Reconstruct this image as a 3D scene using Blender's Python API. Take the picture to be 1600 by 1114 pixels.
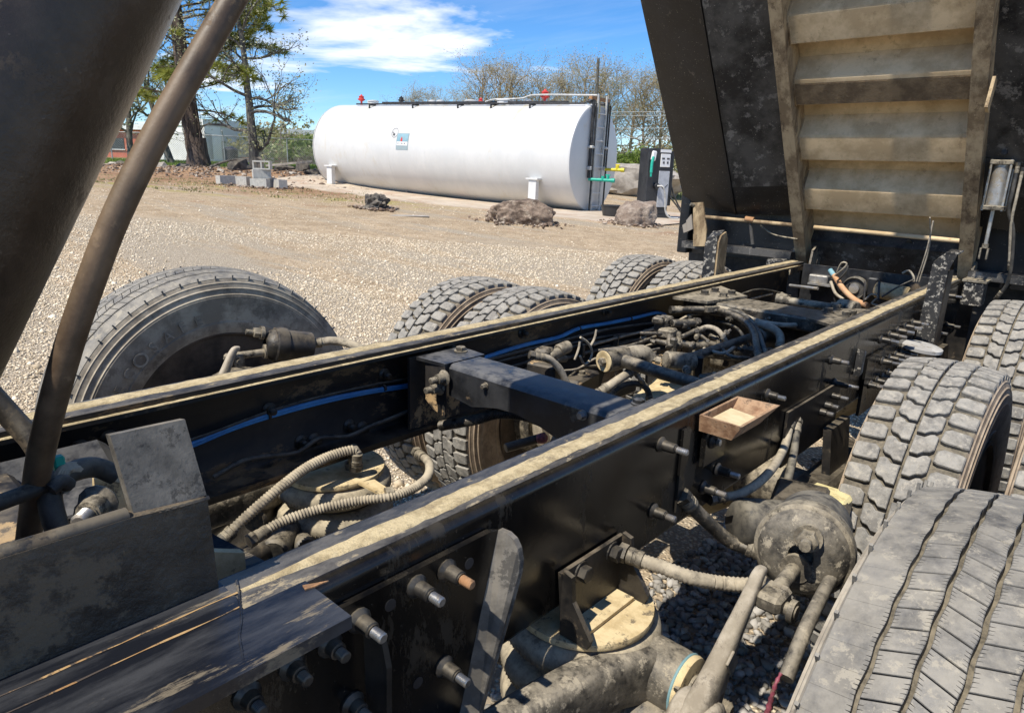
import bpy, math, random
import numpy as np
from mathutils import Vector, Matrix
for o in list(bpy.data.objects): bpy.data.objects.remove(o, do_unlink=True)
S = bpy.context.scene; COL = S.collection
rnd = random.Random(7); nr = np.random.RandomState(11)
# ---------------------------------------------------------------- camera
CX, CZ = 1.0525, 1.4905
YAW, PITCH, ROLL, FPX = 0.735263, 0.270211, 0.0311988, 1075.28      # focal length in pixels of a 1600 px wide frame
def cam_axes():
    f = np.array([-math.sin(YAW)*math.cos(PITCH), math.cos(YAW)*math.cos(PITCH), -math.sin(PITCH)])
    r = np.array([math.cos(YAW), math.sin(YAW), 0.]); u = np.cross(r, f)
    c, s = math.cos(ROLL), math.sin(ROLL)
    return c*r+s*u, -s*r+c*u, f
CR, CU, CF = cam_axes(); CP = np.array([CX, 0., CZ])
cd = bpy.data.cameras.new('camera'); cam = bpy.data.objects.new('camera', cd); COL.objects.link(cam)
cd.sensor_width = 36; cd.lens = FPX/1600*36; cd.clip_start = .02; cd.clip_end = 4000
cam.matrix_world = Matrix(((CR[0],CU[0],-CF[0],CP[0]),(CR[1],CU[1],-CF[1],CP[1]),(CR[2],CU[2],-CF[2],CP[2]),(0,0,0,1)))
S.camera = cam
def at(px, py, X=None, Y=None, Z=None, D=None):
    """photograph measurement -> point in the place, on a known plane or at a known depth"""
    d = CF + CR*(px-800)/FPX - CU*(py-557)/FPX
    if X is not None: t = (X-CP[0])/d[0]
    elif Y is not None: t = (Y-CP[1])/d[1]
    elif Z is not None: t = (Z-CP[2])/d[2]
    else: t = D
    q = CP + d*t
    return Vector((float(q[0]), float(q[1]), float(q[2])))
# ---------------------------------------------------------------- sky, sun, exposure
SUN = Vector((-.012, -.552, .834)).normalized()
W = bpy.data.worlds.new('World'); S.world = W; W.use_nodes = True
nt = W.node_tree; N = nt.nodes; L = nt.links
for n in list(N): N.remove(n)
out = N.new('ShaderNodeOutputWorld'); bg = N.new('ShaderNodeBackground'); sky = N.new('ShaderNodeTexSky')
sky.sky_type = 'NISHITA'; sky.sun_disc = False
sky.sun_elevation = math.asin(SUN.z); sky.sun_rotation = math.atan2(SUN.x, SUN.y)
sky.altitude = 1500; sky.air_density = 1.0; sky.dust_density = .05; sky.ozone_density = 5.0
bg.inputs['Strength'].default_value = .12
tc = N.new('ShaderNodeTexCoord')
sep = N.new('ShaderNodeSeparateXYZ'); L.new(tc.outputs['Generated'], sep.inputs[0])
def wmath(op, a, b=None, c=None, clamp=False):
    m = N.new('ShaderNodeMath'); m.operation = op; m.use_clamp = clamp
    for i, v in enumerate((a, b, c)):
        if v is None: continue
        if isinstance(v, (int, float)): m.inputs[i].default_value = v
        else: L.new(v, m.inputs[i])
    return m.outputs[0]
# clouds: a flat layer overhead, the view direction projected on it
den = wmath('ADD', wmath('MAXIMUM', sep.outputs['Z'], 0.0), .055)
cu = wmath('DIVIDE', sep.outputs['X'], den); cv = wmath('DIVIDE', sep.outputs['Y'], den)
cmb = N.new('ShaderNodeCombineXYZ'); L.new(cu, cmb.inputs[0]); L.new(cv, cmb.inputs[1]); cmb.inputs[2].default_value = 5.1
n1 = N.new('ShaderNodeTexNoise'); n1.inputs['Scale'].default_value = .55; n1.inputs['Detail'].default_value = 9; n1.inputs['Roughness'].default_value = .56
n1.inputs['Distortion'].default_value = .25; L.new(cmb.outputs[0], n1.inputs['Vector'])
rp = N.new('ShaderNodeValToRGB'); rp.color_ramp.elements[0].position = .545; rp.color_ramp.elements[1].position = .66
L.new(n1.outputs['Fac'], rp.inputs[0])
# thin streaks higher up
mp = N.new('ShaderNodeMapping'); mp.inputs['Scale'].default_value = (.35, 1.3, 1); mp.inputs['Rotation'].default_value = (0, 0, .75); L.new(cmb.outputs[0], mp.inputs['Vector'])
n2 = N.new('ShaderNodeTexNoise'); n2.inputs['Scale'].default_value = .8; n2.inputs['Detail'].default_value = 7; n2.inputs['Roughness'].default_value = .6; L.new(mp.outputs[0], n2.inputs['Vector'])
rp2 = N.new('ShaderNodeValToRGB'); rp2.color_ramp.elements[0].position = .52; rp2.color_ramp.elements[1].position = .8
rp2.color_ramp.elements[1].color = (.22, .22, .22, 1); L.new(n2.outputs['Fac'], rp2.inputs[0])
cov = wmath('MAXIMUM', rp.outputs[0], rp2.outputs[0], clamp=True)
cov = wmath('MULTIPLY', cov, wmath('SMOOTHSTEP', sep.outputs['Z'], 0.0, .06) if False else 1.0)
mx = N.new('ShaderNodeMix'); mx.data_type = 'RGBA'; L.new(cov, mx.inputs[0])
hs = N.new('ShaderNodeHueSaturation'); hs.inputs['Saturation'].default_value = 1.2; L.new(sky.outputs[0], hs.inputs['Color'])
tn = N.new('ShaderNodeMix'); tn.data_type = 'RGBA'; tn.blend_type = 'MULTIPLY'; tn.inputs[0].default_value = 1; L.new(hs.outputs[0], tn.inputs[6]); tn.inputs[7].default_value = (.80, .91, 1, 1)
L.new(tn.outputs[2], mx.inputs[6]); mx.inputs[7].default_value = (7.0, 7.2, 7.9, 1)
L.new(mx.outputs[2], bg.inputs[0]); L.new(bg.outputs[0], out.inputs[0])
sd = bpy.data.lights.new('sun', 'SUN'); sd.energy = 4.4; sd.angle = math.radians(.53); sd.color = (1, .93, .82)
sun = bpy.data.objects.new('sun', sd); COL.objects.link(sun); sun.rotation_euler = SUN.to_track_quat('Z', 'Y').to_euler()
vs = S.view_settings; vs.view_transform = 'Standard'; vs.look = 'None'; vs.gamma = 1; vs.use_curve_mapping = False; vs.exposure = .5
# ---------------------------------------------------------------- materials
TAN = (.50, .40, .245); DUST = (.36, .30, .205); CLAY = (.40, .235, .11)
MATS = {}
def mat(name, c1, c2=None, sc=8, rough=.5, metal=0, dust=0, dcol=DUST, patch=0, pcol=None, psc=4, pth=.58, bump=.1, bsc=60,
        stretch=None, speck=0, speccol=(.5,.48,.42), streaks=None, coat=0, r2=None, spec=.5, detail=6, lift=.35, bdist=.0022):
    """paint/rubber/steel with mottling, shaped patches of wear, settled dust on what faces up, and fine relief"""
    m = bpy.data.materials.new(name); m.use_nodes = True; nt = m.node_tree; N = nt.nodes; L = nt.links
    b = N['Principled BSDF']; b.inputs['Metallic'].default_value = metal; b.inputs['Specular IOR Level'].default_value = spec
    if coat: b.inputs['Coat Weight'].default_value = coat
    tc = N.new('ShaderNodeTexCoord'); vec = tc.outputs['Object']
    if stretch:
        mp = N.new('ShaderNodeMapping'); mp.inputs['Scale'].default_value = stretch; L.new(vec, mp.inputs[0]); svec = mp.outputs[0]
    else: svec = vec
    def noise(s, v=None, d=detail, r=.6):
        n = N.new('ShaderNodeTexNoise'); n.inputs['Scale'].default_value = s; n.inputs['Detail'].default_value = d; n.inputs['Roughness'].default_value = r
        L.new(v or vec, n.inputs['Vector']); return n.outputs['Fac']
    def ramp(f, a, bb):
        r = N.new('ShaderNodeMapRange'); r.inputs[1].default_value = a; r.inputs[2].default_value = bb; L.new(f, r.inputs[0]); return r.outputs[0]
    def mixc(f, a, bb):
        x = N.new('ShaderNodeMix'); x.data_type = 'RGBA'
        if isinstance(f, float): x.inputs[0].default_value = f
        else: L.new(f, x.inputs[0])
        for i, v in ((6, a), (7, bb)):
            if isinstance(v, tuple): x.inputs[i].default_value = (*v, 1)
            else: L.new(v, x.inputs[i])
        return x.outputs[2]
    def mth(op, a, bb):
        x = N.new('ShaderNodeMath'); x.operation = op; x.use_clamp = True
        for i, v in enumerate((a, bb)):
            if isinstance(v, (int, float)): x.inputs[i].default_value = v
            else: L.new(v, x.inputs[i])
        return x.outputs[0]
    c2 = c2 or tuple(v*1.6 for v in c1)
    base = noise(sc, svec, 11, .7); col = mixc(ramp(base, .42, .58), c1, c2)
    rgh = None
    if patch:
        pf = mth('MULTIPLY', ramp(noise(psc*1.3, svec, 13, .76), .5+(pth-.5)*.5, .54+(pth-.5)*.5), patch); col = mixc(pf, col, pcol or DUST); rgh = pf
    if speck:
        sf = mth('MULTIPLY', ramp(noise(150, None, 2), .70, .74), speck); col = mixc(sf, col, speccol)
    if dust:
        g = N.new('ShaderNodeNewGeometry'); sp = N.new('ShaderNodeSeparateXYZ'); L.new(g.outputs['Normal'], sp.inputs[0])
        up = ramp(sp.outputs['Z'], .15, .95)
        df = mth('MULTIPLY', mth('ADD', mth('MULTIPLY', up, lift+.55), mth('MULTIPLY', ramp(noise(sc*.7, svec, 7, .7), .42, .68), lift)), dust)
        df = mth('MULTIPLY', df, ramp(noise(sc*2.2, None, 6, .7), .36, .56))
        col = mixc(df, col, dcol); rgh = df if rgh is None else mth('MAXIMUM', rgh, df)
    L.new(col, b.inputs['Base Color'])
    rr = N.new('ShaderNodeMapRange'); rr.inputs[3].default_value = rough; rr.inputs[4].default_value = r2 if r2 else min(1, rough+.18); L.new(base, rr.inputs[0]); ro = rr.outputs[0]
    if rgh is not None:
        x = N.new('ShaderNodeMix'); L.new(rgh, x.inputs[0]); L.new(ro, x.inputs[2]); x.inputs[3].default_value = .95; ro = x.outputs[0]
    L.new(ro, b.inputs['Roughness'])
    if bump:
        bp = N.new('ShaderNodeBump'); bp.inputs['Strength'].default_value = min(1, bump); bp.inputs['Distance'].default_value = bdist
        L.new(noise(bsc, None, 5, .7), bp.inputs['Height']); L.new(bp.outputs[0], b.inputs['Normal'])
    MATS[name] = m; return m
mat('black_paint', (.003,.003,.0033), (.007,.0067,.0065), 5, .10, 0, dust=.12, dcol=(.2,.165,.11), patch=.5, pcol=(.030,.025,.017), psc=4, pth=.60, bump=.12, bsc=45, lift=.12, spec=.5, r2=.32, stretch=(1,1.6,.6), speck=.25, speccol=(.16,.14,.11), detail=11)
mat('black_dirty', (.007,.007,.0075), (.024,.021,.018), 9, .34, 0, dust=.5, dcol=(.28,.235,.165), patch=.5, pcol=(.12,.09,.055), psc=10, pth=.60, bump=.4, bsc=70, lift=.2, detail=9)
mat('black_clay', (.014,.014,.015), (.035,.03,.026), 7, .45, 0, dust=.35, dcol=(.30,.25,.175), patch=.95, pcol=(.44,.30,.15), psc=5.5, pth=.53, bump=.2, bsc=50)
mat('left_web', (.006,.006,.007), (.017,.015,.013), 6, .42, 0, dust=.3, dcol=(.30,.225,.145), patch=.75, pcol=(.21,.135,.065), psc=3.6, pth=.60, bump=.3, bsc=60, stretch=(1,.6,1.3), lift=.2, detail=10)
mat('satin_black', (.012,.0125,.014), (.03,.031,.033), 10, .24, 0, dust=.6, dcol=(.25,.245,.235), patch=.35, pcol=(.36,.26,.15), psc=5, pth=.66, bump=.15, bsc=120, lift=.12, detail=10)
mat('rail_top', (.36,.285,.16), (.56,.46,.275), 22, .9, 0, patch=.55, pcol=(.21,.17,.115), psc=14, pth=.61, stretch=(2,1.3,3), bump=1, bsc=180, detail=11, bdist=.003)
mat('rail_edge', (.045,.044,.045), (.14,.13,.115), 12, .4, .2, patch=.65, pcol=(.46,.375,.235), psc=10, pth=.64, stretch=(2.5,1.0,2), bump=.5, bsc=110, detail=11)
mat('rail_near', (.010,.0115,.016), (.05,.052,.057), 7, .24, .1, patch=.6, pcol=(.25,.205,.135), psc=5, pth=.60, stretch=(3,.5,1), bump=.3, bsc=80, detail=10)
mat('rust', (.30,.15,.065), (.42,.24,.12), 14, .8, 0, patch=.6, pcol=(.12,.07,.04), psc=18, pth=.56, bump=.3, bsc=80)
mat('rust_line', (.30,.17,.07), (.42,.28,.13), 20, .85, patch=.9, pcol=(.03,.03,.033), psc=9, pth=.52, bump=.3)
mat('tray_rust', (.20,.105,.055), (.40,.25,.145), 26, .7, .1, dust=.3, dcol=(.5,.38,.24), patch=.7, pcol=(.05,.035,.028), psc=20, pth=.6, bump=.6, bsc=120, detail=12)
mat('dirt_fill', (.55,.45,.27), (.64,.54,.34), 25, .95, bump=.5, bsc=120)
mat('bare_steel', (.30,.29,.27), (.46,.45,.43), 25, .33, .85, patch=.5, pcol=(.16,.12,.08), psc=25, pth=.55, bump=.12, bsc=120)
mat('bolt_black', (.016,.016,.017), (.05,.048,.045), 20, .3, .4, dust=.3, bump=.1, bsc=90)
mat('zinc', (.32,.31,.29), (.5,.49,.46), 14, .38, .75, patch=.6, pcol=(.3,.25,.17), psc=9, pth=.55, bump=.08)
mat('dusty_steel', (.075,.065,.05), (.27,.235,.175), 22, .5, .2, dust=.55, dcol=(.52,.45,.32), patch=.85, pcol=(.02,.018,.016), psc=22, pth=.56, bump=.5, bsc=120, lift=.25, detail=9)
mat('dusty_black', (.010,.0095,.009), (.05,.046,.039), 20, .32, .05, dust=.6, dcol=(.42,.36,.26), patch=.65, pcol=(.24,.20,.14), psc=26, pth=.60, bump=.5, bsc=120, lift=.2, detail=9)
mat('cast_arm', (.03,.028,.025), (.13,.115,.09), 22, .42, .1, dust=.5, dcol=(.42,.37,.28), patch=.85, pcol=(.36,.315,.235), psc=24, pth=.575, bump=.7, bsc=90, lift=.35, detail=11)
mat('cast_tan', (.24,.205,.15), (.42,.37,.29), 14, .7, 0, dust=.3, dcol=(.52,.46,.36), patch=.7, pcol=(.10,.085,.065), psc=14, pth=.60, bump=.4, bsc=90, detail=10)
mat('rubber_tread', (.13,.125,.115), (.26,.25,.225), 24, .7, 0, dust=.4, dcol=(.43,.395,.33), patch=.7, pcol=(.39,.36,.30), psc=34, pth=.6, speck=.25, bump=.6, bsc=170, lift=.4, detail=10)
mat('rubber_rib', (.095,.092,.086), (.20,.19,.17), 13, .5, 0, dust=.4, dcol=(.40,.365,.295), patch=.65, pcol=(.36,.325,.255), psc=26, pth=.59, bump=.4, bsc=170, lift=.35, detail=11)
mat('rubber_base', (.045,.040,.032), (.14,.122,.093), 40, .85, 0, dust=.3, dcol=(.36,.31,.22), bump=.3, bsc=90, lift=.5)
mat('rubber_side', (.23,.20,.16), (.42,.375,.30), 12, .65, 0, dust=.3, dcol=(.48,.42,.32), patch=.5, pcol=(.09,.078,.063), psc=8, pth=.62, bump=.3, bsc=120, lift=.45, detail=10)
mat('rubber_brown', (.22,.165,.115), (.40,.315,.225), 12, .7, 0, dust=.3, dcol=(.48,.41,.30), patch=.45, pcol=(.09,.07,.052), psc=9, pth=.62, bump=.3, bsc=120, lift=.45, detail=10)
mat('air_rubber', (.14,.12,.088), (.32,.28,.205), 20, .85, 0, dust=.75, dcol=(.50,.43,.30), bump=.25, bsc=80, lift=.5)
mat('plate_dust', (.44,.335,.175), (.62,.50,.29), 16, .88, 0, patch=.8, pcol=(.09,.075,.055), psc=16, pth=.63, bump=.5, bsc=120, detail=10)
mat('hose_dust', (.22,.19,.145), (.40,.35,.265), 18, .8, 0, dust=.5, dcol=(.52,.45,.32), patch=.5, pcol=(.05,.048,.045), psc=26, pth=.60, bump=.2, bsc=120)
mat('hose_black', (.018,.018,.018), (.05,.047,.042), 15, .5, 0, dust=.65, dcol=(.28,.25,.19), bump=.15, bsc=90)
mat('hyd_hose', (.055,.034,.019), (.125,.083,.05), 7, .42, 0, dust=.35, dcol=(.40,.31,.2), patch=.55, pcol=(.22,.15,.09), psc=9, pth=.62, bump=.25, bsc=90, detail=9, lift=.2)
mat('cylinder', (.028,.020,.014), (.060,.045,.032), 6, .22, .1, dust=.2, dcol=(.22,.175,.12), patch=.4, pcol=(.10,.076,.053), psc=20, pth=.62, bump=.45, bsc=150, r2=.36, lift=.1, speck=.15, speccol=(.3,.27,.22))
mat('blue_hose', (.025,.19,.48), (.04,.26,.58), 12, .35, 0, dust=.25, bump=.05)
mat('mud_black', (.020,.017,.014), (.060,.050,.038), 7, .42, 0, dust=.4, dcol=(.28,.215,.14), patch=.75, pcol=(.13,.10,.066), psc=6, pth=.57, bump=1, bsc=38, bdist=.006, lift=.2, detail=12)
mat('worn_plate', (.075,.07,.062), (.19,.175,.15), 9, .5, .1, dust=.3, dcol=(.35,.29,.2), patch=.7, pcol=(.03,.03,.03), psc=12, pth=.58, bump=.5, bsc=60, detail=11)
mat('orange_tube', (.50,.27,.13), (.6,.36,.2), 20, .7, 0, patch=.4, pcol=(.35,.3,.22), bump=.15)
mat('teal_tube', (.15,.32,.38), (.25,.42,.46), 20, .7, bump=.1)
mat('white_cap', (.34,.33,.31), (.48,.47,.44), 10, .5, 0, patch=.6, pcol=(.2,.17,.13), psc=14, pth=.58, bump=.05)
mat('pink_grease', (.13,.035,.045), (.26,.06,.085), 40, .4, 0, patch=.8, pcol=(.25,.17,.12), psc=30, pth=.55, bump=.8, bsc=90)
mat('bed_tan', (.47,.345,.195), (.66,.505,.305), 6, .88, 0, patch=.45, pcol=(.28,.195,.105), psc=11, pth=.66, speck=.45, speccol=(.13,.09,.05), bump=.6, bsc=130, detail=12)
mat('bed_tan_wet', (.13,.088,.048), (.24,.17,.095), 12, .8, 0, patch=.7, pcol=(.45,.34,.20), psc=3, pth=.7, bump=1, bsc=90, bdist=.006)
mat('bed_black', (.0045,.0046,.0055), (.012,.012,.0135), 5, .26, 0, patch=.6, pcol=(.16,.135,.10), psc=7, pth=.74, speck=1, speccol=(.36,.32,.26), bump=.4, bsc=60, detail=9)
mat('bed_grey', (.010,.0105,.012), (.085,.08,.072), 4, .4, 0, patch=.8, pcol=(.24,.22,.19), psc=9, pth=.62, speck=1, speccol=(.45,.42,.36), bump=.4, bsc=70, detail=11)
mat('speckled_black', (.016,.016,.017), (.04,.039,.037), 9, .38, 0, patch=.9, pcol=(.42,.39,.33), psc=38, pth=.58, bump=.2)
mat('beam_tan', (.20,.14,.078), (.44,.335,.20), 11, .85, 0, patch=.6, pcol=(.08,.052,.03), psc=11, pth=.61, speck=.6, speccol=(.58,.5,.36), stretch=(1,1,.5), bump=.5, bsc=90, detail=10)
mat('rim_brown', (.055,.042,.031), (.12,.09,.064), 8, .7, .1, dust=.4, bump=.2)
mat('tank_white', (.60,.605,.59), (.655,.655,.635), 1.0, .36, 0, patch=.3, pcol=(.56,.50,.38), psc=.7, pth=.66, bump=.02, bsc=4, stretch=(1,.5,.5))
mat('concrete_pad', (.42,.345,.255), (.52,.44,.34), 1.3, .9, 0, patch=.6, pcol=(.37,.22,.13), psc=.7, pth=.6, bump=.3, bsc=25)
mat('cinder', (.40,.39,.35), (.50,.49,.44), 14, .95, bump=.6, bsc=60)
mat('boulder_rock', (.12,.085,.062), (.30,.225,.165), 3.2, .92, 0, patch=.7, pcol=(.44,.37,.285), psc=4.5, pth=.60, bump=1, bsc=14, detail=9, bdist=.06)
mat('boulder_pale', (.22,.165,.125), (.38,.31,.245), 3, .92, 0, patch=.5, pcol=(.13,.095,.07), psc=3.5, pth=.6, bump=1, bsc=14, detail=9, bdist=.05)
mat('dark_rubble', (.035,.033,.032), (.12,.108,.095), 3, .9, dust=.3, bump=.6, bsc=12)
mat('pale_rubble', (.28,.25,.21), (.42,.38,.32), 3, .92, bump=.6, bsc=12)
mat('brick_chip', (.42,.17,.08), (.5,.22,.1), 6, .9, bump=.3)
mat('pine_bark', (.055,.042,.034), (.16,.118,.09), 3, .95, 0, bump=1, bsc=9, stretch=(3,3,.5), bdist=.06)
mat('oak_bark', (.06,.055,.048), (.17,.155,.13), 4, .95, 0, bump=.8, bsc=16, stretch=(2,2,.6), bdist=.03)
mat('twig', (.20,.155,.11), (.32,.26,.19), 2, .95, bump=0)
mat('twig_pale', (.27,.225,.165), (.40,.345,.265), 2, .95, bump=0)
mat('red_paint', (.50,.035,.03), (.62,.06,.045), 8, .4, bump=.05)
mat('yellow_paint', (.62,.52,.02), (.7,.6,.05), 8, .4, bump=.05)
mat('green_paint', (.01,.33,.24), (.02,.42,.3), 8, .4, bump=.05)
mat('pipe_black', (.018,.018,.02), (.05,.048,.046), 8, .4, .2, bump=.05)
mat('pipe_grey', (.40,.40,.38), (.55,.55,.52), 8, .5, .2, bump=.05)
mat('pump_black', (.022,.022,.024), (.036,.036,.038), 4, .35, bump=.02)
mat('pump_grey', (.42,.43,.45), (.52,.53,.55), 4, .35, .3, bump=.02)
mat('pump_white', (.70,.71,.70), (.76,.76,.75), 4, .4, bump=.02)
mat('sign_blue', (.20,.34,.40), (.24,.39,.45), 3, .5, bump=0)
mat('sign_grey', (.25,.32,.34), (.29,.36,.38), 3, .5, bump=0)
mat('ink', (.05,.05,.05), (.07,.07,.07), 3, .6, bump=0)
mat('ink_grey', (.22,.22,.22), (.28,.28,.28), 3, .6, bump=0)
mat('tank_stain', (.56,.50,.37), (.62,.57,.45), 3, .5, bump=0)
mat('galv', (.30,.31,.31), (.42,.43,.43), 5, .5, .5, bump=.02)
mat('brick_red', (.50,.13,.075), (.58,.18,.11), 1.1, .9, bump=.1, bsc=10)
mat('wall_white', (.80,.79,.76), (.86,.85,.82), .6, .8, bump=.02)
mat('wall_grey', (.66,.65,.62), (.74,.73,.70), .6, .8, bump=.02)
mat('roof_white', (.72,.72,.70), (.78,.78,.76), .6, .6, bump=.02)
mat('dark_glass', (.02,.025,.03), (.035,.04,.045), 2, .1, bump=0)
mat('wood_brown', (.20,.10,.06), (.28,.15,.09), 3, .85, bump=.1)
mat('yellow_wood', (.52,.45,.21), (.62,.54,.28), 14, .9, 0, bump=.5, bsc=70, patch=.5, pcol=(.35,.27,.12), psc=22, pth=.53)
mat('wire', (.10,.10,.10), (.15,.15,.15), 3, .5, bump=0)
mat('cab_paint', (.012,.012,.013), (.02,.02,.02), 3, .25, bump=.02)
def leafmat(name, c1, c2, sc=1.2, tr=.35):
    m = bpy.data.materials.new(name); m.use_nodes = True; nt = m.node_tree; N = nt.nodes; L = nt.links
    b = N['Principled BSDF']; o = N['Material Output']; tc = N.new('ShaderNodeTexCoord')
    n = N.new('ShaderNodeTexNoise'); n.inputs['Scale'].default_value = sc; n.inputs['Detail'].default_value = 5; L.new(tc.outputs['Object'], n.inputs[0])
    r = N.new('ShaderNodeMapRange'); r.inputs[1].default_value = .35; r.inputs[2].default_value = .65; L.new(n.outputs['Fac'], r.inputs[0])
    x = N.new('ShaderNodeMix'); x.data_type = 'RGBA'; x.inputs[6].default_value = (*c1, 1); x.inputs[7].default_value = (*c2, 1); L.new(r.outputs[0], x.inputs[0])
    L.new(x.outputs[2], b.inputs['Base Color']); b.inputs['Roughness'].default_value = .6
    t = N.new('ShaderNodeBsdfTranslucent'); L.new(x.outputs[2], t.inputs[0])
    ms = N.new('ShaderNodeMixShader'); ms.inputs[0].default_value = tr; L.new(b.outputs[0], ms.inputs[1]); L.new(t.outputs[0], ms.inputs[2]); L.new(ms.outputs[0], o.inputs[0])
    MATS[name] = m
leafmat('pine_leaf', (.24,.28,.05), (.44,.45,.11), 1.5, .45); leafmat('oak_leaf', (.34,.36,.19), (.50,.50,.32), 1.2, .45)
leafmat('bud_leaf', (.42,.33,.18), (.55,.47,.26), .5, .5); leafmat('green_leaf', (.12,.17,.04), (.24,.29,.08), .8); leafmat('grass_leaf', (.12,.19,.03), (.24,.31,.06), .6)
leafmat('olive_leaf', (.24,.23,.09), (.38,.36,.17), .6, .45)
# ---------------------------------------------------------------- mesh helpers
class MB:
    def __init__(s): s.v = []; s.f = []; s.mi = []; s.cur = 0
    def add(s, vs, fs):
        o = len(s.v); s.v += [tuple(map(float, v)) for v in vs]; s.f += [tuple(o+i for i in f) for f in fs]; s.mi += [s.cur]*len(fs); return s
    def box(s, c, d, R=None, bev=0.0):
        """box of size d at c, R a 3x3; bev chamfers every edge"""
        hx, hy, hz = d[0]/2, d[1]/2, d[2]/2
        if bev <= 0:
            vs = [(x, y, z) for x in (-hx, hx) for y in (-hy, hy) for z in (-hz, hz)]
            fs = [(0,1,3,2),(4,6,7,5),(0,4,5,1),(2,3,7,6),(0,2,6,4),(1,5,7,3)]
        else:
            b = min(bev, hx*.9, hy*.9, hz*.9); vs = []; fs = []
            idx = {}
            for sx in (-1,1):
                for sy in (-1,1):
                    for sz in (-1,1):
                        idx[sx,sy,sz] = len(vs)
                        vs += [(sx*hx, sy*(hy-b), sz*(hz-b)), (sx*(hx-b), sy*hy, sz*(hz-b)), (sx*(hx-b), sy*(hy-b), sz*hz)]
            I = lambda sx,sy,sz,k: idx[sx,sy,sz]+k
            for q in (-1,1):
                fs.append([I(q,-1,-1,0),I(q,1,-1,0),I(q,1,1,0),I(q,-1,1,0)][::q]); fs.append([I(-1,q,-1,1),I(-1,q,1,1),I(1,q,1,1),I(1,q,-1,1)][::q]); fs.append([I(-1,-1,q,2),I(1,-1,q,2),I(1,1,q,2),I(-1,1,q,2)][::q])
            for a in (-1,1):
                for c2 in (-1,1):
                    fs.append((I(a,c2,-1,0),I(a,c2,1,0),I(a,c2,1,1),I(a,c2,-1,1))); fs.append((I(a,-1,c2,0),I(a,1,c2,0),I(a,1,c2,2),I(a,-1,c2,2))); fs.append((I(-1,a,c2,1),I(1,a,c2,1),I(1,a,c2,2),I(-1,a,c2,2)))
                    for d2 in (-1,1): fs.append((I(a,c2,d2,0),I(a,c2,d2,1),I(a,c2,d2,2)))
        if R is not None: vs = [R @ Vector(v) for v in vs]
        return s.add([(v[0]+c[0], v[1]+c[1], v[2]+c[2]) for v in vs], fs)
    def prism(s, poly, e0, e1):
        """poly: list of 3D points, swept from +e0 to +e1 (vectors)"""
        n = len(poly); e0 = Vector(e0); e1 = Vector(e1)
        vs = [Vector(q)+e0 for q in poly] + [Vector(q)+e1 for q in poly]
        return s.add(vs, [tuple(range(n))[::-1], tuple(range(n, 2*n))] + [(i, (i+1)%n, n+(i+1)%n, n+i) for i in range(n)])
    def lathe(s, prof, o, ax, seg=24, a0=0, a1=2*math.pi):
        """prof: (distance along axis, radius)"""
        ax = Vector(ax).normalized(); t = Vector((0,0,1)) if abs(ax.z) < .9 else Vector((1,0,0)); u = ax.cross(t).normalized(); w = ax.cross(u); o = Vector(o)
        full = abs(a1-a0-2*math.pi) < 1e-6; ns = seg if full else seg+1; vs = []
        for d, r in prof:
            for k in range(ns):
                a = a0+(a1-a0)*k/seg; vs.append(o+ax*d+(u*math.cos(a)+w*math.sin(a))*r)
        fs = []
        for i in range(len(prof)-1):
            for k in range(seg):
                k2 = (k+1) % ns; fs.append((i*ns+k, i*ns+k2, (i+1)*ns+k2, (i+1)*ns+k))
        if full:
            if prof[0][1] > 1e-6: fs.append(tuple(range(ns))[::-1])
            if prof[-1][1] > 1e-6: fs.append(tuple(range((len(prof)-1)*ns, len(prof)*ns)))
        return s.add(vs, fs)
    def cyl(s, a, b, r, seg=14, r2=None, bev=0):
        a = Vector(a); b = Vector(b); h = (b-a).length; r2 = r if r2 is None else r2
        pr = [(0, r), (h, r2)] if not bev else [(0, r-bev), (bev, r), (h-bev, r2), (h, r2-bev)]
        return s.lathe(pr, a, b-a, seg)
    def tube(s, pts, r, seg=8, rib=0, ribpitch=.004, smooth=True, step=.02, ends=True):
        P = [Vector(q) for q in pts]
        if smooth and len(P) > 2: P = crom(P, step)
        if rib:
            ln = [0]
            for a, b in zip(P, P[1:]): ln.append(ln[-1]+(b-a).length)
            n = max(4, int(ln[-1]/ribpitch*2)); Q = []; j = 0
            for k in range(n+1):
                d = ln[-1]*k/n
                while j < len(ln)-2 and ln[j+1] < d: j += 1
                t = (d-ln[j])/max(1e-9, ln[j+1]-ln[j]); Q.append(P[j].lerp(P[j+1], t))
            P = Q
        t0 = (P[1]-P[0]).normalized(); up = Vector((0,0,1)) if abs(t0.z) < .9 else Vector((1,0,0)); u = t0.cross(up).normalized(); vs = []; n = len(P)
        for i, q in enumerate(P):
            t = (P[min(i+1, n-1)]-P[max(i-1, 0)]).normalized(); u = (u-t*u.dot(t)).normalized(); w = t.cross(u)
            rr = (r[0]+(r[1]-r[0])*i/(n-1)) if isinstance(r, tuple) else r
            if rib and i % 2: rr -= rib
            for k in range(seg):
                a = 2*math.pi*k/seg; vs.append(q+(u*math.cos(a)+w*math.sin(a))*rr)
        fs = [(i*seg+k, i*seg+(k+1)%seg, (i+1)*seg+(k+1)%seg, (i+1)*seg+k) for i in range(n-1) for k in range(seg)]
        if ends: fs += [tuple(range(seg))[::-1], tuple(range((n-1)*seg, n*seg))]
        return s.add(vs, fs)
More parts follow.
